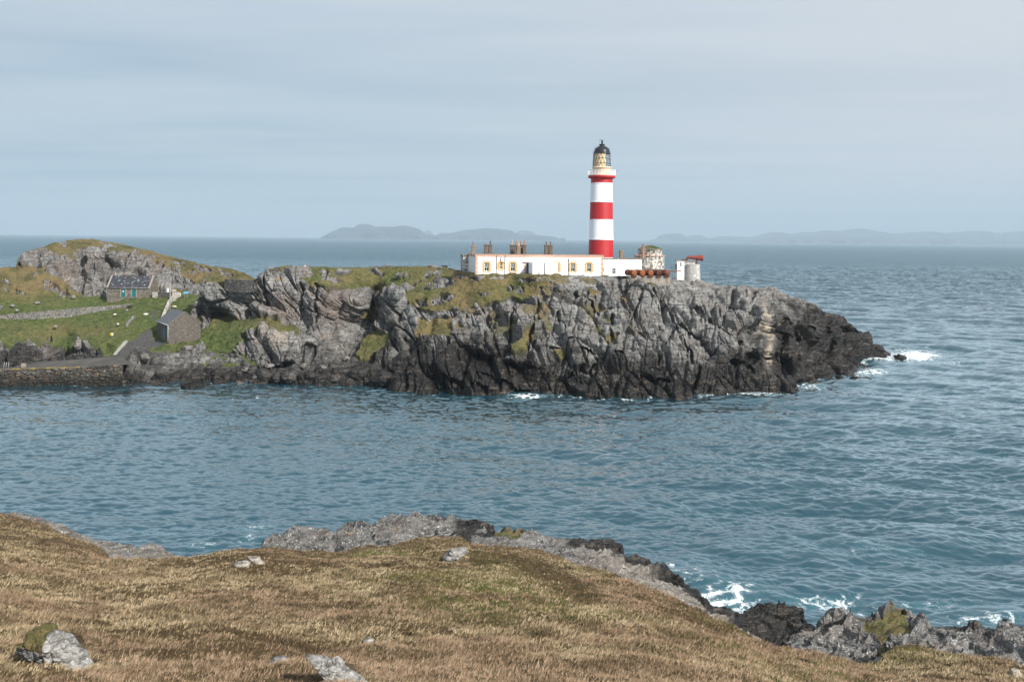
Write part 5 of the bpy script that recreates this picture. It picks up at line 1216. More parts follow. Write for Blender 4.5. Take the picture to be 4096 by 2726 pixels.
for i, x in enumerate((722, 895, 1067, 1240, 1412)):
    u_, w_ = CW.uw(2400 + x * .191, 960 + 688 * .191, -.25); R_ = .62; Ln = 3.1
    c = CW.O + CW.u * u_ + CW.n * -.25 + Vector((0, 0, w_))
    rz = math.radians(22)
    t_ = empty('air_tank', c, rz, tlab[i], 'tank', 'rusty air tanks in a row')
    A = Matrix.Rotation(-math.pi / 2, 4, 'X')
    MB().lathe([(R_ * 1.02, .0), (R_, .02), (R_, 1.0), (R_ * 1.012, 1.02), (R_ * 1.012, 1.1), (R_, 1.12), (R_, Ln), (R_ * .85, Ln + .16), (R_ * .5, Ln + .25), (.01, Ln + .28)], 32, M=A).build('shell', M_RUST if i < 3 else tm[i], t_)
    MB().lathe([(.01, -.16), (R_ * .5, -.13), (R_ * .85, -.06), (R_ * 1.02, .0), (R_ * 1.02, .06)], 32, M=A).build('end_plate', tm[i], t_)
    MB().box(-.50, .50, .05, .30, -R_ - .30, -R_ * .62).build('saddle', M_RUSTD, t_)
    for y in (.5, 1.5, 2.5): MB().tube([(0, y, R_ - .02), (0, y, R_ + .09)], .07, 6).build('valve', M_RUST, t_)
    if i == 3: MB().tube([(-.05, -.35, -.03), (1.75, -1.05, .0)], .055, 8).tube([(-.05, -.35, -.03), (-.05, -.1, -.03)], .05, 6).build('pipe', M_RUSTD, t_)
a_ = V(2400 + 1455 * .191, 960 + 652 * .191, 205.5); b_ = V(2400 + 1700 * .191, 960 + 645 * .191, 213.2)
m = MB().tube([a_ - a_, b_ - a_], .075, 8)
for f_ in (.2, .82): m.tube([(b_ - a_) * f_, (b_ - a_) * (f_ + .02)], .14, 8)
o = m.build('air_pipe', M_RUST, loc=a_); tag(o, 'thin rusty pipe running from the last tank to the foghorn block', 'pipe')

# ================================================================== foghorn
FW = Wall(2731, 1126, 214, math.radians(6)); FP = 215.5 / F
fc = V(2765.5, 1128, 216.5); fog = empty('foghorn_house', (fc.x, fc.y, fc.z - .2), 0, 'weathered concrete drum and white block carrying the foghorn', 'foghorn house')
fz = lambda py: float(P(2765, py, 216.5)[2]) - (fc.z - .2)
MB().lathe([(36.8 * FP, -1.5), (35.8 * FP, .1), (32.3 * FP, fz(1057)), (32.3 * FP, fz(1056.5)), (.01, fz(1056.5))], 40).build('drum', M_WORN2, fog)
o = MB().box(-3.3, -1.75, -1.1, 1.6, -1.2, fz(1043)).build('block', M_ENDW, fog); MB().box(-1.75, .55, -1.0, 1.5, fz(1060), fz(1044.5)).build('upper_block', M_WORN2, fog)
MB().box(-3.4, .65, -1.2, 1.7, fz(1044), fz(1041.5)).build('roof_slab', M_CONC, fog)
MB().box(-2.62, -2.42, -1.13, -1.09, fz(1065), fz(1049)).build('slit_window', M_GLASS, fog)
MB().box(-3.55, -3.32, -.6, .4, fz(1078), fz(1056)).tube([(-3.5, -.7, fz(1078)), (-3.6, -.8, fz(1085)), (-3.45, -.8, fz(1095))], .04, 5).build('cupboard', M_CONC, fog)
m = MB(); MB().box(-2.0, -.9, -.45, .55, fz(1042), fz(1037.5)).build('horn_mount', M_RUST, fog)
horn = empty('foghorn', V(2747, 1038, 216.0), 0, 'large rusty red trumpet of a foghorn pointing right out to sea', 'foghorn')
hp = lambda zx, zy: (V(2400 + zx * .191, 960 + zy * .191, 216.0) - horn.location)
path = [hp(1812, 412), hp(1818, 392), hp(1832, 372), hp(1852, 362), hp(1875, 361)] ; 
MB().tube(path, .3, 16, radii=[.20, .22, .25, .30, .31]).build('elbow', M_HORN, horn)
cone = [hp(1870, 361), hp(1950, 365), hp(2050, 371), hp(2130, 376), hp(2158, 378), hp(2150, 377.5), hp(2120, 376)]
MB().tube(cone, .3, 24, radii=[.32, .38, .49, .60, .665, .62, .50], cap=False).build('trumpet', M_HORN, horn)
m = MB(); q = hp(2025, 400); m.tube([q + Vector((-.14, 0, 0)), hp(2008, 500)], .05, 6).tube([q + Vector((.1, 0, 0)), hp(2040, 500)], .05, 6).tube([q, hp(2022, 500)], .09, 6); m.build('support', M_HORN, horn)
rail = empty('handrail', V(2686, 1108, 210.5), 0, 'short metal handrail between the tanks and the foghorn block', 'railing')
m = MB()
for k in range(4): MB().tube([(k * .5, 0, -.3), (k * .5, 0, 1.0 - k * .05)], .025, 5).build('post', M_GALV, rail)
MB().tube([(0, 0, 1.0), (1.5, 0, .85)], .025, 5).build('rail', M_GALV, rail)

# ================================================================== cottage with teal doors
TW = Wall(427.5, 1190.5, 235, math.radians(0.3)); TL = TW.uw(599.5, 1189)[0]; TH = TW.uw(500, 1151.5)[1]
cot = empty('stone_cottage', TW.O, TW.a, 'small stone store with slate roof, skylights and two teal doors below the crag', 'cottage')
hl = [(485, 1156, 501, 1188.5), (528, 1156, 543.6, 1188), (456.0, 1164, 458, 1174.5), (570.5, 1164, 572.8, 1174.5)]
openwall(TW, TL, -1.2, TH, hl).build('front_wall', M_COTT, cot); TD = 5.2
m = MB().box(0, TL, .30, TD, -1.2, TH); m.build('wall', M_COTT, cot)
ridge = TW.uw(500, 1104, TD / 2)[1]
m = MB(); 
for x0 in (0.0, TL - .45): m.prism([(0, TH), (TD, TH), (TD / 2, ridge)], x0, x0 + .45, 0, Matrix(((0, 1, 0, 0), (1, 0, 0, 0), (0, 0, 1, 0), (0, 0, 0, 1))))
m.build('gable', M_COTT, cot)
def pitched(x0, x1, y0, y1, ym, zt0, zt1, t=.12):
    m = MB()
    for (a, b_) in ((y0, ym), (y1, ym)):
        vs = [(x0, a, zt0), (x1, a, zt0), (x1, b_, zt1), (x0, b_, zt1), (x0, a, zt0 + t), (x1, a, zt0 + t), (x1, b_, zt1 + t), (x0, b_, zt1 + t)]
        m.add(vs, [(0, 1, 2, 3), (7, 6, 5, 4), (0, 4, 5, 1), (1, 5, 6, 2), (3, 2, 6, 7), (0, 3, 7, 4)])
    return m
rf = pitched(.30, TL - .30, -.18, TD + .18, TD / 2, TH - .02, ridge - .02).build('roof', M_SLATE, cot, uv=lambda c: (c.x, math.hypot(c.y, c.z) if False else (c.z - TH) * 1.38))
m = pitched(-.06, .34, -.2, TD + .2, TD / 2, TH, ridge, .22); pitched_ = pitched(TL - .34, TL + .06, -.2, TD + .2, TD / 2, TH, ridge, .22); m.add(pitched_.v, pitched_.f); m.build('skews', simple('skew_stone', (.27, .24, .21), .9), cot)
MB().tube([(0, -.24, TH + .02), (TL, -.24, TH + .02)], .06, 6).tube([(-.05, -.15, TH), (-.05, -.15, .1)], .05, 6).tube([(TL + .05, -.15, TH), (TL + .05, -.15, .1)], .05, 6).build('gutter', M_GALV, cot)
MB().tube([(.9, TD / 2 + .2, ridge - .2), (.9, TD / 2 + .2, ridge + .75)], .09, 8).build('flue', simple('flue_clay', (.55, .36, .24)), cot)
sl = (ridge - TH) / (TD / 2 + .18)
for (a, b_) in ((467.7, 481), (544.7, 559)):
    u0, _ = TW.uw(a, 1120, 1.0); u1, _ = TW.uw(b_, 1120, 1.0); M_ = Matrix.Translation((u0, 1.05, TH + sl * 1.23 + .10)) @ Matrix.Rotation(math.atan(sl), 4, 'X')
    f = MB().box(0, u1 - u0, 0, .85, 0, .10, 0, M_).build('skylight', M_BLACK, cot); MB().box(.07, u1 - u0 - .07, .07, .78, .10, .115, 0, M_).build('pane', M_SKYL, f)
for i, (x0, y0, x1, y1) in enumerate(hl[:2]):
    u0, w1 = TW.uw(x0, y0); u1, w0 = TW.uw(x1, y1)
    d_ = MB().box(0, u1 - u0, .06, .12, 0, w1 - w0).build('door', M_TEAL, cot, loc=(u0, 0, w0)); 
    m = MB()
    for k in range(1, 5): m.box((u1 - u0) * k / 5 - .008, (u1 - u0) * k / 5 + .008, .048, .06, .05, w1 - w0 - .05)
    m.build('batten', M_BLACK, d_); MB().box(u1 - u0 - .12, u1 - u0 - .06, .02, .06, .95, 1.05).build('handle', M_GALV, d_)
    if i == 0: MB().box(.30, .62, .035, .058, 1.25, 1.52).build('notice', M_WSIGN, d_)
    m = MB().box(u0 - .22, u0, -.03, .04, w0, w1).box(u1, u1 + .22, -.03, .04, w0, w1).box(u0 - .22, u1 + .22, -.035, .04, w1, w1 + .24); m.build('door_surround', simple('dressed_stone', (.30, .25, .20), .9), cot)

# ================================================================== boathouse
BO = V(674, 1372, 205.0); ga = math.atan2(.528, .849); boat = empty('boathouse', BO, ga, 'gabled stone boathouse with slate roof at the head of the slip', 'boathouse')
# local x along the gable (6.5 m), local y up the long side (10.6 m)
GX, GY = 6.5, 10.6; EH_ = 3.75; RH = 6.25
Mg = Matrix.Identity(4)
m = MB().prism([(0, -1.6), (GX, -1.6), (GX, EH_), (GX / 2, RH - .05), (0, EH_)], 0, GY); m.build('wall', M_BOAT, boat)
m = MB()
for (a, b_) in ((-.14, GX / 2), (GX + .14, GX / 2)):
    vs = [(a, -.10, EH_ - .08), (a, GY + .1, EH_ - .08), (b_, GY + .1, RH), (b_, -.10, RH), (a, -.10, EH_ + .06), (a, GY + .1, EH_ + .06), (b_, GY + .1, RH + .14), (b_, -.10, RH + .14)]
    m.add(vs, [(0, 1, 2, 3), (7, 6, 5, 4), (0, 4, 5, 1), (1, 5, 6, 2), (3, 2, 6, 7), (0, 3, 7, 4)])
m.build('roof', M_SLATEB, boat, uv=lambda c: (c.y, (c.z - EH_) * 1.6))
m = MB()
for (a, b_) in ((-.18, GX / 2), (GX + .18, GX / 2)):
    vs = [(a, -.13, EH_ - .02), (a, .06, EH_ - .02), (b_, .06, RH + .10), (b_, -.13, RH + .10), (a, -.13, EH_ + .10), (a, .06, EH_ + .10), (b_, .06, RH + .20), (b_, -.13, RH + .20)]
    m.add(vs, [(0, 1, 2, 3), (7, 6, 5, 4), (0, 4, 5, 1), (1, 5, 6, 2), (3, 2, 6, 7), (0, 3, 7, 4)])
m.build('skews', simple('skew_brown', (.20, .165, .13), .9), boat)
MB().tube([(-.22, -.05, EH_ - .03), (-.22, GY, EH_ - .03)], .07, 6).tube([(-.12, .05, EH_ - .05), (-.12, .05, .15)], .06, 6).build('gutter', simple('pale_gutter', (.55, .60, .62)), boat)
d_ = MB().prism([(3.0, .45), (4.9, .45), (4.9, 2.5), (4.6, 2.85), (3.95, 3.0), (3.3, 2.85), (3.0, 2.5)], -.03, .04, 0, Matrix(((0, 1, 0, 0), (1, 0, 0, 0), (0, 0, 1, 0), (0, 0, 0, 1)))).build('door', M_GREYBLUE, boat)
MB().box(-.045, -.03, 3.93, 3.97, .5, 2.4).box(-.05, -.03, 3.05, 4.85, 2.38, 2.46).build('door_rail', M_BLACK, d_)
MB().prism([(3.1, 2.5), (4.8, 2.5), (4.5, 2.8), (3.95, 2.93), (3.4, 2.8)], -.055, -.031, 0, Matrix(((0, 1, 0, 0), (1, 0, 0, 0), (0, 0, 1, 0), (0, 0, 0, 1)))).build('fanlight', M_TEAL, d_)
f = MB().box(-.03, .04, 7.3, 8.1, 1.4, 2.7).build('window', M_GREYBLUE, boat); MB().box(-.045, -.031, 7.4, 8.0, 1.5, 2.6).build('pane', M_GLASS, f)

# ================================================================== walls of stone
def ribbon(name, P_, thick, mat, label, cat, depth=None, group=None, rough=.10, k=0, sub=6, dY=0.0, z_extra=.8):
    """wall standing on the ground along picture points (px, pyTop, pyBase)"""
    P_ = np.array(P_, float); n = len(P_); tt = np.linspace(0, n - 1, (n - 1) * sub * 2 + 1)
    px = np.interp(tt, range(n), P_[:, 0]); yt = np.interp(tt, range(n), P_[:, 1]); yb = np.interp(tt, range(n), P_[:, 2])
    Yb = (depth(px, yb) if depth else np.interp(tt, range(n), P_[:, 3])) + dY
    b = P(px, yb, Yb); tz = P(px, yt, Yb)[:, 2]
    d = np.gradient(b[:, :2], axis=0); d /= np.linalg.norm(d, axis=1, keepdims=True) + 1e-9; nrm = np.stack([-d[:, 1], d[:, 0]], 1) * thick
    jag = (vnoise(np.stack([b[:, 0] * 1.7, b[:, 1] * 1.7, 0 * b[:, 0]], -1), 600 + k) - .5) * rough * 2
    rows = []
    nf = 7
    for i in range(nf): z = b[:, 2] - z_extra + (tz + jag - b[:, 2] + z_extra) * i / (nf - 1); rows.append(np.stack([b[:, 0], b[:, 1], z], -1))
    for i in range(nf - 1, -1, -1): z = b[:, 2] - z_extra + (tz + jag - b[:, 2] + z_extra) * i / (nf - 1); rows.append(np.stack([b[:, 0] + nrm[:, 0], b[:, 1] + nrm[:, 1], z], -1))
    co_ = np.array(rows); org = co_.reshape(-1, 3).mean(0); co_ = co_ + ((fbm(co_ * 2.0, 2, 620 + k) - .5) * rough * 1.6)[..., None]
    o = grid_mesh(name, co_ - org, mat, smooth_=False); o.location = org; 
    # end caps
    tag(o, label, cat, group); return o
ribbon('stone_wall', [(-260, 1290, 1296), (-120, 1276, 1287), (0, 1261, 1278), (153, 1245, 1276.7), (246, 1238, 1269), (329, 1230, 1259.7), (411, 1225, 1246), (466, 1220, 1235), (543, 1214, 1217)], .7, M_DRY, 'long grey drystone wall crossing the green pasture below the cottage', 'stone wall', fB, sub=12, dY=-.25, k=1)
ribbon('stone_wall', [(618, 1166.5, 1188), (650, 1168, 1187.5), (692, 1169, 1187)], .6, M_DRYD, 'low dark stone wall running right from the cottage gable', 'stone wall', fB, dY=-.3, k=2)
ribbon('stone_wall', [(705, 1169, 1192), (712, 1169, 1191), (724, 1170, 1188)], .6, M_WWALL, 'short pale wall right of the gate pillar', 'stone wall', fB, dY=-.3, k=3)
ribbon('stone_wall', [(697, 1171, 1195), (685, 1184, 1203), (672, 1201, 1219), (660, 1228, 1244), (650, 1252, 1268), (642, 1272, 1290)], .55, M_WWALL, 'white lichened wall running downhill from the gate pillar to the boathouse', 'stone wall', fB, dY=-.3, k=4)
ribbon('retaining_wall', [(898, 1117, 1152), (940, 1119, 1160), (980, 1120, 1162), (1016, 1120, 1158)], 1.5, M_DRYD, 'dark masonry retaining wall filling a gap in the left cliff top', 'retaining wall', fA, dY=-1.6, k=5, z_extra=.4)
ribbon('retaining_wall', [(1069, 1075, 1100), (1085, 1075, 1098), (1112, 1077, 1092)], 1.2, M_DRYD, 'small dark masonry wall on the highest left corner of the headland', 'retaining wall', fA, dY=-1.5, k=6, z_extra=.4)
ribbon('retaining_wall', [(2590, 1143, 1164), (2615, 1144, 1168), (2642, 1146, 1170)], 1.4, M_DRY, 'pale rubble wall in the rock below the tank cradle', 'retaining wall', fA, dY=-.9, k=7, z_extra=.3)
ribbon('rubble_wall', [(2466, 1105, 1118), (2490, 1104, 1118), (2515, 1104, 1116)], .6, M_DRYD, 'dark rubble heap against the white building beside the cradle', 'rubble wall', fA, dY=-.2, k=8)
kb = ribbon('kerb', [(465, 1418, 1421), (482, 1398, 1401), (498, 1379, 1382), (513, 1362, 1365)], .75, simple('kerb_stone', (.30, .30, .275), .9, col2=(.20, .21, .17), scale=3.0), 'line of pale kerb stones along the slipway edge', 'kerb', fB, dY=-.15, k=9, sub=5)
ribbon('rubble_line', [(512, 1308, 1312), (520, 1290, 1294), (532, 1275, 1279), (541, 1260, 1264)], .7, M_DRY, 'fallen line of white stones on the grass above the warning sign', 'stones', fB, dY=-.1, k=10, rough=.2)
gp = empty('gate_pillar', V(696, 1194, float(fB(696, 1194)) - .6), 0, 'square stone gate pillar with a pale cap stone right of the cottage', 'pillar')
MB().frustum(0, 0, -.5, 1.75, .36, .36, .34, .34).build('shaft', M_WWALL, gp); MB().frustum(0, 0, 1.75, 1.95, .46, .46, .44, .44).frustum(0, 0, 1.95, 2.1, .4, .4, .25, .25).build('cap', simple('cap_stone', (.42, .39, .33), .9), gp)
ep = empty('wall_pier', V(620.5, 1188, float(fB(620, 1188)) - .8), 0, 'squat whitened pier against the cottage corner', 'pier block')
MB().frustum(0, 0, -.4, 1.05, .50, .4, .48, .4).build('shaft', M_WWALL, ep); MB().frustum(0, 0, 1.05, 1.2, .56, .45, .5, .4).build('cap', M_WWALL, ep)
wt_ = V(670.5, 1168, float(fB(670, 1187)) + .6); o = MB().lathe([(.01, -1.0), (.30, -1.0), (.30, .0), (.29, .80), (.31, .82), (.31, .88), (.0, .93)], 16).build('water_butt', M_FRAME, loc=wt_); tag(o, 'small white cylindrical water tank behind the wall beside the pole', 'water tank')
pl = V(680, 1249, 221.5); pole = empty('utility_pole', pl, 0, 'tall weathered wooden pole standing behind the boathouse roof', 'pole')
MB().tube([(0, 0, -1), (0, 0, 6.3)], .13, 8, radii=[.15, .11]).build('post', M_WOOD, pole); MB().box(-.30, .20, -.03, .03, 5.85, 5.95).tube([(-.2, 0, 5.9), (-.2, 0, 6.15)], .05, 6).build('bracket', M_GALV, pole)
ip = empty('information_board', V(744, 1191, float(fB(744, 1191)) - .3), 0, 'sloping blue information board on two posts near the headland', 'information board')
for x in (-.33, .33): MB().tube([(x, 0, -.5), (x, 0, 1.05)], .05, 6).build('post', M_WOOD, ip)
MB().add([(-.62, -.28, .92), (.62, -.28, .98), (.62, .30, 1.42), (-.62, .30, 1.36), (-.62, -.30, .99), (.62, -.30, 1.05), (.62, .28, 1.49), (-.62, .28, 1.43)], [(0, 3, 2, 1), (4, 5, 6, 7), (0, 1, 5, 4), (1, 2, 6, 5), (2, 3, 7, 6), (3, 0, 4, 7)]).build('panel', M_BSIGN, ip)
sg = empty('warning_sign', V(447.5, 1351, float(fB(447, 1351)) - .1), 0, 'small yellow and white warning sign on a stake in the pasture', 'sign')
MB().tube([(.02, 0, -.4), (.02, 0, .75)], .035, 6).build('post', M_WOOD, sg)
MB().box(-.32, -.01, -.04, -.01, .58, 1.10).box(-.22, -.12, -.05, -.04, .78, .98, 1).build('yellow_plate', [M_YEL, M_BLACK], sg); MB().prism([(.0, 1.12), (.30, 1.12), (.30, .62), (.15, .50), (.0, .62)], -.045, -.012).box(.07, .24, -.055, -.045, .82, 1.0, 1).build('white_plate', [M_WSIGN, M_RSIGN], sg)
bc = empty('beacon', V(1220.2, 1069, 221.5), 0, 'tiny white square beacon with a red top on the cliff skyline', 'beacon')
MB().box(-.17, .17, -.17, .17, -.3, .5).build('body', M_FRAME, bc); MB().box(-.21, .21, -.21, .21, .5, .58).build('cap', M_RSIGN, bc)
hb = MB().box(-.72, .72, -.5, .5, -.4, .42).box(-.78, .78, -.56, .56, .42, .50).build('low_hut', simple('tarred_wall', (.05, .04, .036)), loc=V(1776.5, 1071, 222)); tag(hb, 'low dark flat topped hut on the skyline left of the house', 'hut')

# ================================================================== pier
PX = np.linspace(-330, 492, 400); FT = np.interp(PX, [-330, 0, 320, 505, 540, 600], [1479, 1476, 1467, 1457, 1462, 1500]); FWt = np.interp(PX, [-330, 0, 469, 600], [1546, 1546, 1543, 1544])
Yf = waterY(PX, FWt); rows = []
for i in range(60):
    y = FT + (FWt + 14 - FT) * (1 - i / 59.0) if i < 60 else 0
    rows.append(P(PX, y, Yf + .35 * i / 59))
face = np.array(rows); n_ = np.zeros_like(face); n_[..., 1] = -1
f1, f2, rn, tl = worley(face / np.array([1.15, 1.0, .55]), 701); f1b, f2b, rnb, _ = worley(face / np.array([.6, .6, .35]), 703)
dd = .38 * (rn - .3) * smooth(f2 - f1, 0, .18) - .16 * (1 - smooth(f2 - f1, 0, .14)) + .08 * (rnb - .5) + .6 * (fbm(face * .4, 3, 705) - .5)
dd *= np.concatenate([np.ones(57), [.6, .3, 0]])[:, None]
pier = empty('stone_pier', (float(face[-1, 150, 0]), float(face[-1, 150, 1]), 0), 0, 'long stone block pier with a dark flat deck at the left waterline', 'pier'); org = np.array(pier.location)
o = grid_mesh('stone_face', face + n_ * dd[..., None] - org, M_PIER, smooth_=False); o.parent = pier
DPX = np.linspace(-330, 520, 200); ft = np.interp(DPX, PX, FT); zf = np.interp(DPX, PX, face[-1, :, 2]); yf = np.interp(DPX, PX, face[-1, :, 1])
bk_y = np.interp(DPX, [-330, 27, 90, 154, 315, 466, 500, 560], [1474, 1470.5, 1460, 1446, 1435, 1421, 1420, 1420])
bY = (H - zf) / slope(DPX, bk_y); bY = np.maximum(bY, yf + .4)
rows = []
for i in range(14):
    f_ = i / 13; Yd = yf + (bY - yf) * f_; a = P(DPX, ft + (bk_y - ft) * f_, 1.0)[:, 0]; c = np.stack([a * Yd, Yd, zf + .004 + 0 * Yd], -1); c[:, 2] += (fbm(c * np.array([.5, .5, 1]), 3, 710) - .5) * .07 * (0 if i == 0 else 1); rows.append(c)
last = rows[-1].copy(); last[:, 2] = -.5; last[:, 1] += .3; rows.append(last)
o = grid_mesh('deck', np.array(rows) - org, M_DECK); o.parent = pier
sel = DPX < 322; r0 = rows[0][sel]; e0 = r0.copy(); e0[:, 1] -= .07; e0[:, 2] -= .16; e1 = r0.copy(); e1[:, 1] -= .06; e1[:, 2] += .035; e2 = r0.copy(); e2[:, 1] += .28 + .15 * np.sin(DPX[sel] * .3); e2[:, 2] += .035 + np.maximum(0, rows[1][sel][:, 2] - r0[:, 2])
o = grid_mesh('edge_course', np.array([e0, e1, e2]) - org, M_YLICH); o.parent = pier
blk = V(94.5, 1467, float((H - 3.3) / slope(94, 1467))); o = MB().box(-.33, .33, -.3, .3, -.1, .62).box(-.28, .28, -.25, .25, .62, .66).build('mooring_block', simple('block_concrete', (.30, .25, .20)), loc=blk); tag(o, 'small square concrete block standing on the pier deck', 'concrete block')
ld = empty('pier_ladder', V(24, 1472, float((H - 3.3) / slope(24, 1472))), 0, 'grey metal ladder rails rising above the pier edge', 'ladder')
for x in (-.42, 0, .42): MB().tube([(x - .1, 0, -.4), (x + .12, 0, 1.18)], .04, 6).build('rail', M_GALV, ld)
MB().tube([(-.45, 0, .35), (.5, 0, .35)], .03, 5).build('rung', M_GALV, ld); MB().tube([(-.38, 0, .8), (.52, 0, .8)], .03, 5).build('rung', M_GALV, ld)

# ================================================================== boulders and skerries
import bmesh
_ico = {}
def ico(n):
    if n not in _ico:
        bm = bmesh.new(); bmesh.ops.create_icosphere(bm, subdivisions=n, radius=1.0)
        _ico[n] = (np.array([v.co[:] for v in bm.verts]), np.array([[v.index for v in f.verts] for f in bm.faces])); bm.free()
    return _ico[n]
def boulder(name, outline, Y, label, cat='boulder', group=None, mat=None, thick=.7, k=0, sub=5, lev=None, attrs=None, rough=1.0):
    """outline: picture points round the stone; built round, at its own distance, with real thickness"""
    ol = np.array(outline, float); c = ol.mean(0); mp_ = Y / F
    ang = np.arctan2(-(ol[:, 1] - c[1]), ol[:, 0] - c[0]); rad = np.hypot(ol[:, 0] - c[0], ol[:, 1] - c[1]) * mp_
    o_ = ang.argsort(); ang, rad = ang[o_], rad[o_]; ang = np.concatenate([ang - 2 * np.pi, ang, ang + 2 * np.pi]); rad = np.tile(rad, 3)
    v, f = ico(sub); th = np.arctan2(v[:, 2], v[:, 0]); s_ = np.hypot(v[:, 0], v[:, 2]); R_ = np.interp(th, ang, rad)
    R_ = R_ * (1 - np.exp(-((s_) / .02) ** 2)) if False else R_
    Rm = rad.mean(); blend = smooth(s_, .2, .9); Rr = Rm + (R_ - Rm) * blend
    p = np.stack([np.cos(th) * s_ * Rr, v[:, 1] * Rm * thick, np.sin(th) * s_ * Rr], -1)
    n_ = p / (np.linalg.norm(p, axis=1, keepdims=True) + 1e-9)
    lv = lev or [(Rm * .9, Rm * .20, .8, .5), (Rm * .4, Rm * .08, .7, .8), (Rm * .18, Rm * .03, .6, .8)]
    d = rock_relief(p + k * 13.7, lv, 800 + k, warp=Rm * .3) * rough; p = p + n_ * d[:, None]
    me = bpy.data.meshes.new(name); me.from_pydata(p.tolist(), [], f.tolist()); me.polygons.foreach_set('use_smooth', np.ones(len(f), bool)); me.materials.append(mat or M_STONE)
    for kk, fn in (attrs or {}).items():
        at = me.attributes.new(kk, 'FLOAT', 'POINT'); val = fn(p, n_) if callable(fn) else np.full(len(p), fn); at.data.foreach_set('value', np.asarray(val, np.float32))
    o = bpy.data.objects.new(name, me); COL.objects.link(o); o.location = V(c[0], c[1], Y); tag(o, label, cat, group); return o
def oval(x, y, rx, ry): return [(x + rx * math.cos(a), y + ry * math.sin(a)) for a in np.linspace(0, 2 * math.pi, 13)[:-1]]
gd = lambda x, y: float(fG(x, y))
moss = lambda p, n: np.clip(smooth(p[:, 2] + .5 * (fbm(p * 3, 3, 811) - .5), .08, .30) * smooth(-p[:, 0] + .4 * (fbm(p * 4, 3, 812) - .5), -.10, .15) * 1.1, 0, 1)
boulder('boulder', [(73, 2590), (95, 2545), (118, 2526), (150, 2517), (195, 2524), (240, 2545), (300, 2585), (345, 2635), (370, 2674), (335, 2690), (260, 2680), (160, 2650), (95, 2625)], gd(220, 2665) - .1, 'large pale boulder with green moss on its left top in the dry grass', k=1, sub=6, thick=.75,
        mat=None, attrs=dict(grass=moss, green=.15))
boulder('flat_rock', [(1076, 2648), (1095, 2632), (1130, 2628), (1160, 2650), (1168, 2668), (1140, 2684), (1100, 2676)], gd(1120, 2675), 'flat pale rock flush with the grass left of the long slab', cat='rock', k=2, thick=1.2, attrs=dict(pale=.05), rough=.7)
boulder('rock_slab', [(1222, 2622), (1255, 2624), (1310, 2645), (1370, 2680), (1430, 2705), (1490, 2745), (1400, 2760), (1330, 2725), (1290, 2685), (1250, 2645)], gd(1350, 2720) - .45, 'long narrow pale slab running down to the bottom edge of the photo', cat='rock', k=3, thick=.8, sub=6, attrs=dict(pale=.05), rough=.6)
boulder('rock', [(1768, 2232), (1790, 2212), (1830, 2195), (1868, 2188), (1872, 2202), (1830, 2226), (1795, 2244), (1772, 2250)], gd(1815, 2236) - .3, 'pale rock cropping out at the left end of the dark heather mound', cat='rock', k=4, thick=.9, attrs=dict(pale=.1), rough=.7)
boulder('rock', [(932, 2258), (965, 2244), (1000, 2250), (992, 2270), (1005, 2284), (975, 2280), (945, 2268)], gd(968, 2278), 'white rock lying on the brown hilltop, lower left of a pair', cat='rock', group='pale rocks on the hilltop', k=5, thick=1.0, attrs=dict(pale=.4), rough=.6)
boulder('rock', [(990, 2224), (1012, 2226), (1040, 2240), (1060, 2258), (1045, 2262), (1015, 2246)], gd(1028, 2256), 'thin white rock lying on the brown hilltop, upper right of a pair', cat='rock', group='pale rocks on the hilltop', k=6, thick=1.0, attrs=dict(pale=.4), rough=.6)
boulder('rock', oval(1474, 2560, 24, 9), gd(1474, 2568), 'small low grey rock half buried in the middle of the hill', cat='rock', k=7, thick=1.2, attrs=dict(pale=.2))
boulder('boulder', [(4034, 2690), (4045, 2673), (4065, 2672), (4082, 2686), (4088, 2708), (4070, 2716), (4042, 2708)], gd(4060, 2712) + .2, 'small whitish boulder in the grass at the far right corner', k=8, attrs=dict(pale=.7), rough=.5)
boulder('stone', oval(346, 2246, 12, 6), gd(346, 2250), 'little white stone at the foot of the left slope', cat='stone', k=9, sub=3, attrs=dict(pale=.8)); boulder('stone', oval(107, 2275, 9, 5), gd(107, 2279), 'tiny white stone in dry grass near the left edge', cat='stone', k=10, sub=3, attrs=dict(pale=.8))
boulder('boulder', [(2362, 2185), (2368, 2164), (2415, 2162), (2470, 2172), (2492, 2192), (2494, 2222), (2440, 2232), (2385, 2215)], 79.0, 'dark square block perched on the shore rocks against the water', k=11, mat=M_SHORE, attrs=dict(dark=.75), rough=.8)
# skerries off the point
for i, (x, y, rx, ry, lb) in enumerate(((3601, 1428, 26, 11, 'rounded dark rock in the white surf off the point'), (3573, 1402, 10, 7, 'tiny dark rock in the surf behind the point'), (3193, 1520, 34, 14, 'low dark rock at the waterline under the right cliff'), (3244, 1510, 17, 7, 'small dark rock awash right of the larger waterline rock'),
                                        (3357, 1508, 18, 7, 'small dark rock touching the cliff foot near the corner'), (3424, 1512, 26, 6, 'flat dark reef awash off the cliff, left half'), (3464, 1515, 22, 5, 'flat dark reef awash off the cliff, right half'), (3190, 1562, 9, 5, 'tiny dark rock breaking the water beside the prow'))):
    boulder('sea_rock', oval(x, y, rx, ry), float(waterY(x, y + ry * .4)), lb, cat='rock', group='rocks awash off the headland', k=20 + i, sub=4, mat=M_LAND, thick=1.0, attrs=dict(dark=1.0))
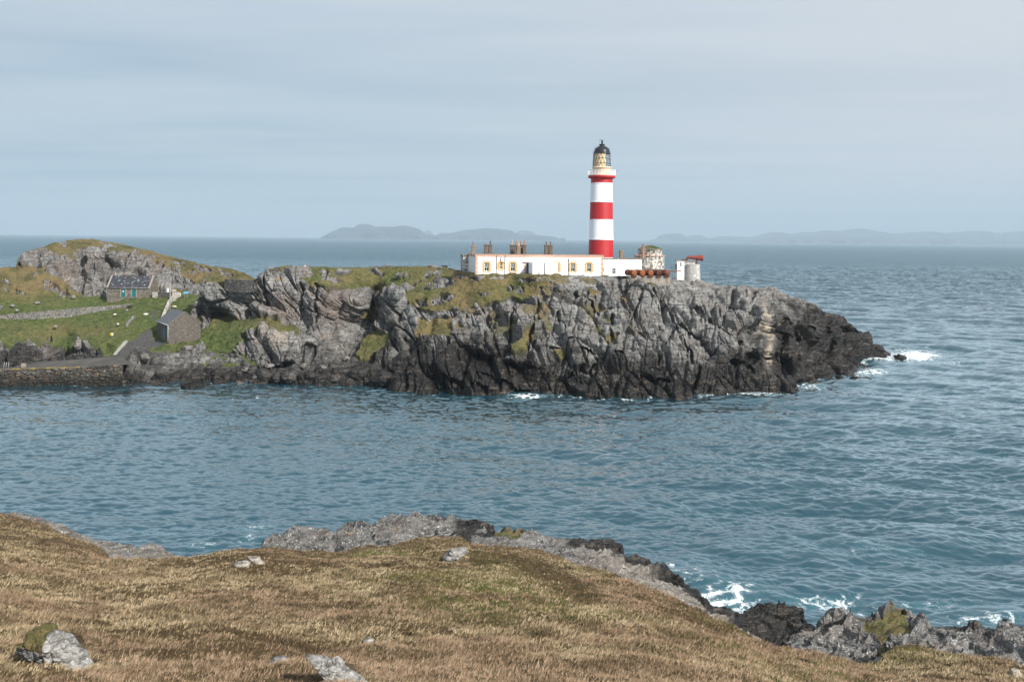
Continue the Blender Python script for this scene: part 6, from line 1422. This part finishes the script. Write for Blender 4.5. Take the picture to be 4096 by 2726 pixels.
# big stones on the beach
bl = [(821, 1436, 18, 20, .0, 'tall pale boulder at the top of the stony beach'), (806, 1440, 11, 19, .1, 'slim pale boulder leaning beside the tall one on the beach'), (1056, 1500, 34, 26, .85, 'big dark angular boulder with a pale cap above it on the beach'), (1077, 1463, 20, 10, .0, 'white topped boulder on the upper beach'), (1161, 1506, 30, 25, .7, 'large brown faceted boulder at the water edge of the beach'),
      (1108, 1508, 18, 20, .8, 'upright dark boulder between two larger ones'), (866, 1490, 20, 18, .9, 'dark square boulder near the left end of the beach'), (1020, 1508, 14, 10, .5, 'tan boulder left of the big angular one'), (955, 1533, 14, 10, .6, 'brown boulder standing in the shallows'), (905, 1510, 16, 14, .9, 'dark boulder low on the beach near the left'),
      (1440, 1496, 42, 26, .9, 'wide dark boulder below the green chute'), (1535, 1516, 50, 30, .95, 'largest black boulder at the foot of the gully'), (1386, 1434, 17, 14, .0, 'pale boulder high on the beach by the green chute'), (1338, 1516, 17, 13, .7, 'small brown boulder at the waterline'), (1240, 1500, 24, 16, .9, 'dark boulder in the middle of the waterline stones'), (1290, 1470, 18, 12, .3, 'grey boulder on the middle beach'),
      (750, 1392, 20, 14, .0, 'grey lichened boulder on the turf edge right of the boathouse'), (1215, 1462, 16, 10, .2, 'grey boulder below the cave mouth'), (985, 1478, 20, 9, .2, 'long grey boulder lying across the beach'), (575, 1425, 22, 20, .35, 'pointed pale rock at the landward end of the pier')]
for i, (x, y, rx, ry, dk, lb) in enumerate(bl):
    boulder('boulder', [(x + rx * math.cos(a) * (1 + .25 * math.sin(3 * a + i)), y + ry * math.sin(a) * (1 + .2 * math.cos(2 * a + i * 2))) for a in np.linspace(0, 6.283, 11)[:-1]], float(fA(x, y)) - 1.2, lb, group='boulders on the stony beach', k=40 + i, sub=4, mat=M_LAND, thick=.9, attrs=dict(dark=dk, pale=.0, brown=.3))
for i, (x, y, rx, ry, lb) in enumerate(((293, 1188, 9, 9, 'whitish rock on the green slope left of the cottage'), (221, 1305, 8, 6, 'round grey rock in the pasture under the long wall'), (42, 1233, 0, 0, ''), (67, 1241, 8, 6, 'pale rock on the turf above the long wall'), (50, 1222, 9, 7, 'leaning pale rock left above the long wall'), (148, 1211, 13, 6, 'flat pale rock on the left slope'), (313, 1378, 12, 24, 'upright white speckled rock pillar beside the pier gully'), (507, 1240, 6, 5, 'white stone left of the black sheep'))):
    if rx: boulder('rock', oval(x, y, rx, ry), float(fB(x, y + ry)) - .2, lb, cat='rock', k=70 + i, sub=4, mat=M_LAND, thick=.9, attrs=dict(pale=.1))

# ================================================================== sheep
def sheep_mesh():
    """one continuous woolly body with head, four legs and tail"""
    v, f = ico(4)
    p = v * np.array([.56, .29, .30]); p[:, 2] += .58
    belly = p[:, 2] < .5; p[belly, 2] = .5 + (p[belly, 2] - .5) * .7
    p += v * ((fbm(v * 5, 3, 900) - .5) * .09)[:, None]
    return p, f
sp, sf = sheep_mesh()
def sheep(px, py, Y, rz, wool, face, label, lying=False, graze=True, s=.85):
    r = empty('sheep', V(px, py, Y), rz, label, 'sheep', 'sheep in the pasture')
    me = bpy.data.meshes.new('body'); m = MB(); m.add([tuple(a) for a in sp], [tuple(a) for a in sf.tolist()], 0, True)
    dz = -.30 if lying else 0
    # neck and head
    hz = (.30 if graze else .80)
    m.tube([(.42, 0, .66), (.60, 0, .60 if graze else .78), (.70, 0, hz + .12)], .1, 10, 0, radii=[.17, .13, .095])
    m.tube([(.66, 0, hz + .16), (.74, 0, hz + .08), (.84, 0, hz - .04), (.90, 0, hz - .10)], .1, 10, 1, radii=[.07, .10, .075, .045])
    for s_ in (-1, 1):
        m.tube([(.68, s_ * .07, hz + .13), (.66, s_ * .19, hz + .12)], .03, 6, 1, radii=[.035, .015])
        m.tube([(.69, s_ * .05, hz + .17), (.62, s_ * .13, hz + .24), (.66, s_ * .2, hz + .14)], .03, 6, 1, radii=[.03, .025, .012])
        if lying: m.tube([(.3, s_ * .2, .42), (.52, s_ * .16, .34)], .05, 6, 1); m.tube([(-.35, s_ * .22, .42), (-.2, s_ * .26, .34)], .05, 6, 1)
        else:
            m.tube([(.32, s_ * .15, .50), (.33, s_ * .15, .24), (.31, s_ * .15, -.02)], .05, 7, 1, radii=[.085, .042, .038]); m.tube([(-.36, s_ * .15, .55), (-.40, s_ * .15, .30), (-.36, s_ * .15, -.02)], .05, 7, 1, radii=[.11, .048, .038])
    m.tube([(-.52, 0, .70), (-.60, 0, .55), (-.60, 0, .42)], .05, 7, 0, radii=[.06, .06, .04])
    o = m.build('body', [wool, face], r, loc=(0, 0, dz)); o.scale = (s, s, s); return r
sheep(459.6, 1266.5, float(fB(460, 1266)) - .3, math.radians(84), M_WOOL, M_FACE, 'woolly white sheep grazing on the slope, seen from behind, below the long wall')
sheep(472, 1305, float(fB(472, 1305)) - .3, math.radians(-80), M_WOOL, M_FACE, 'white sheep facing the sea just above the warning sign')
sheep(583, 1260, float(fB(583, 1260)) - .2, math.radians(5), simple('clean_wool', (.74, .71, .60), .95), M_FACE, 'pale sheep lying down beside the worn track', lying=True, graze=False)
sheep(698, 1235, float(fB(698, 1235)) - .3, math.radians(165), simple('cream_wool', (.62, .52, .36), .95), M_FACE, 'cream sheep grazing above the boathouse beside the pole')
sheep(518, 1233.5, float(fB(518, 1233)) - .3, math.radians(200), M_BWOOL, M_FACE, 'black sheep at the right end of the long wall')
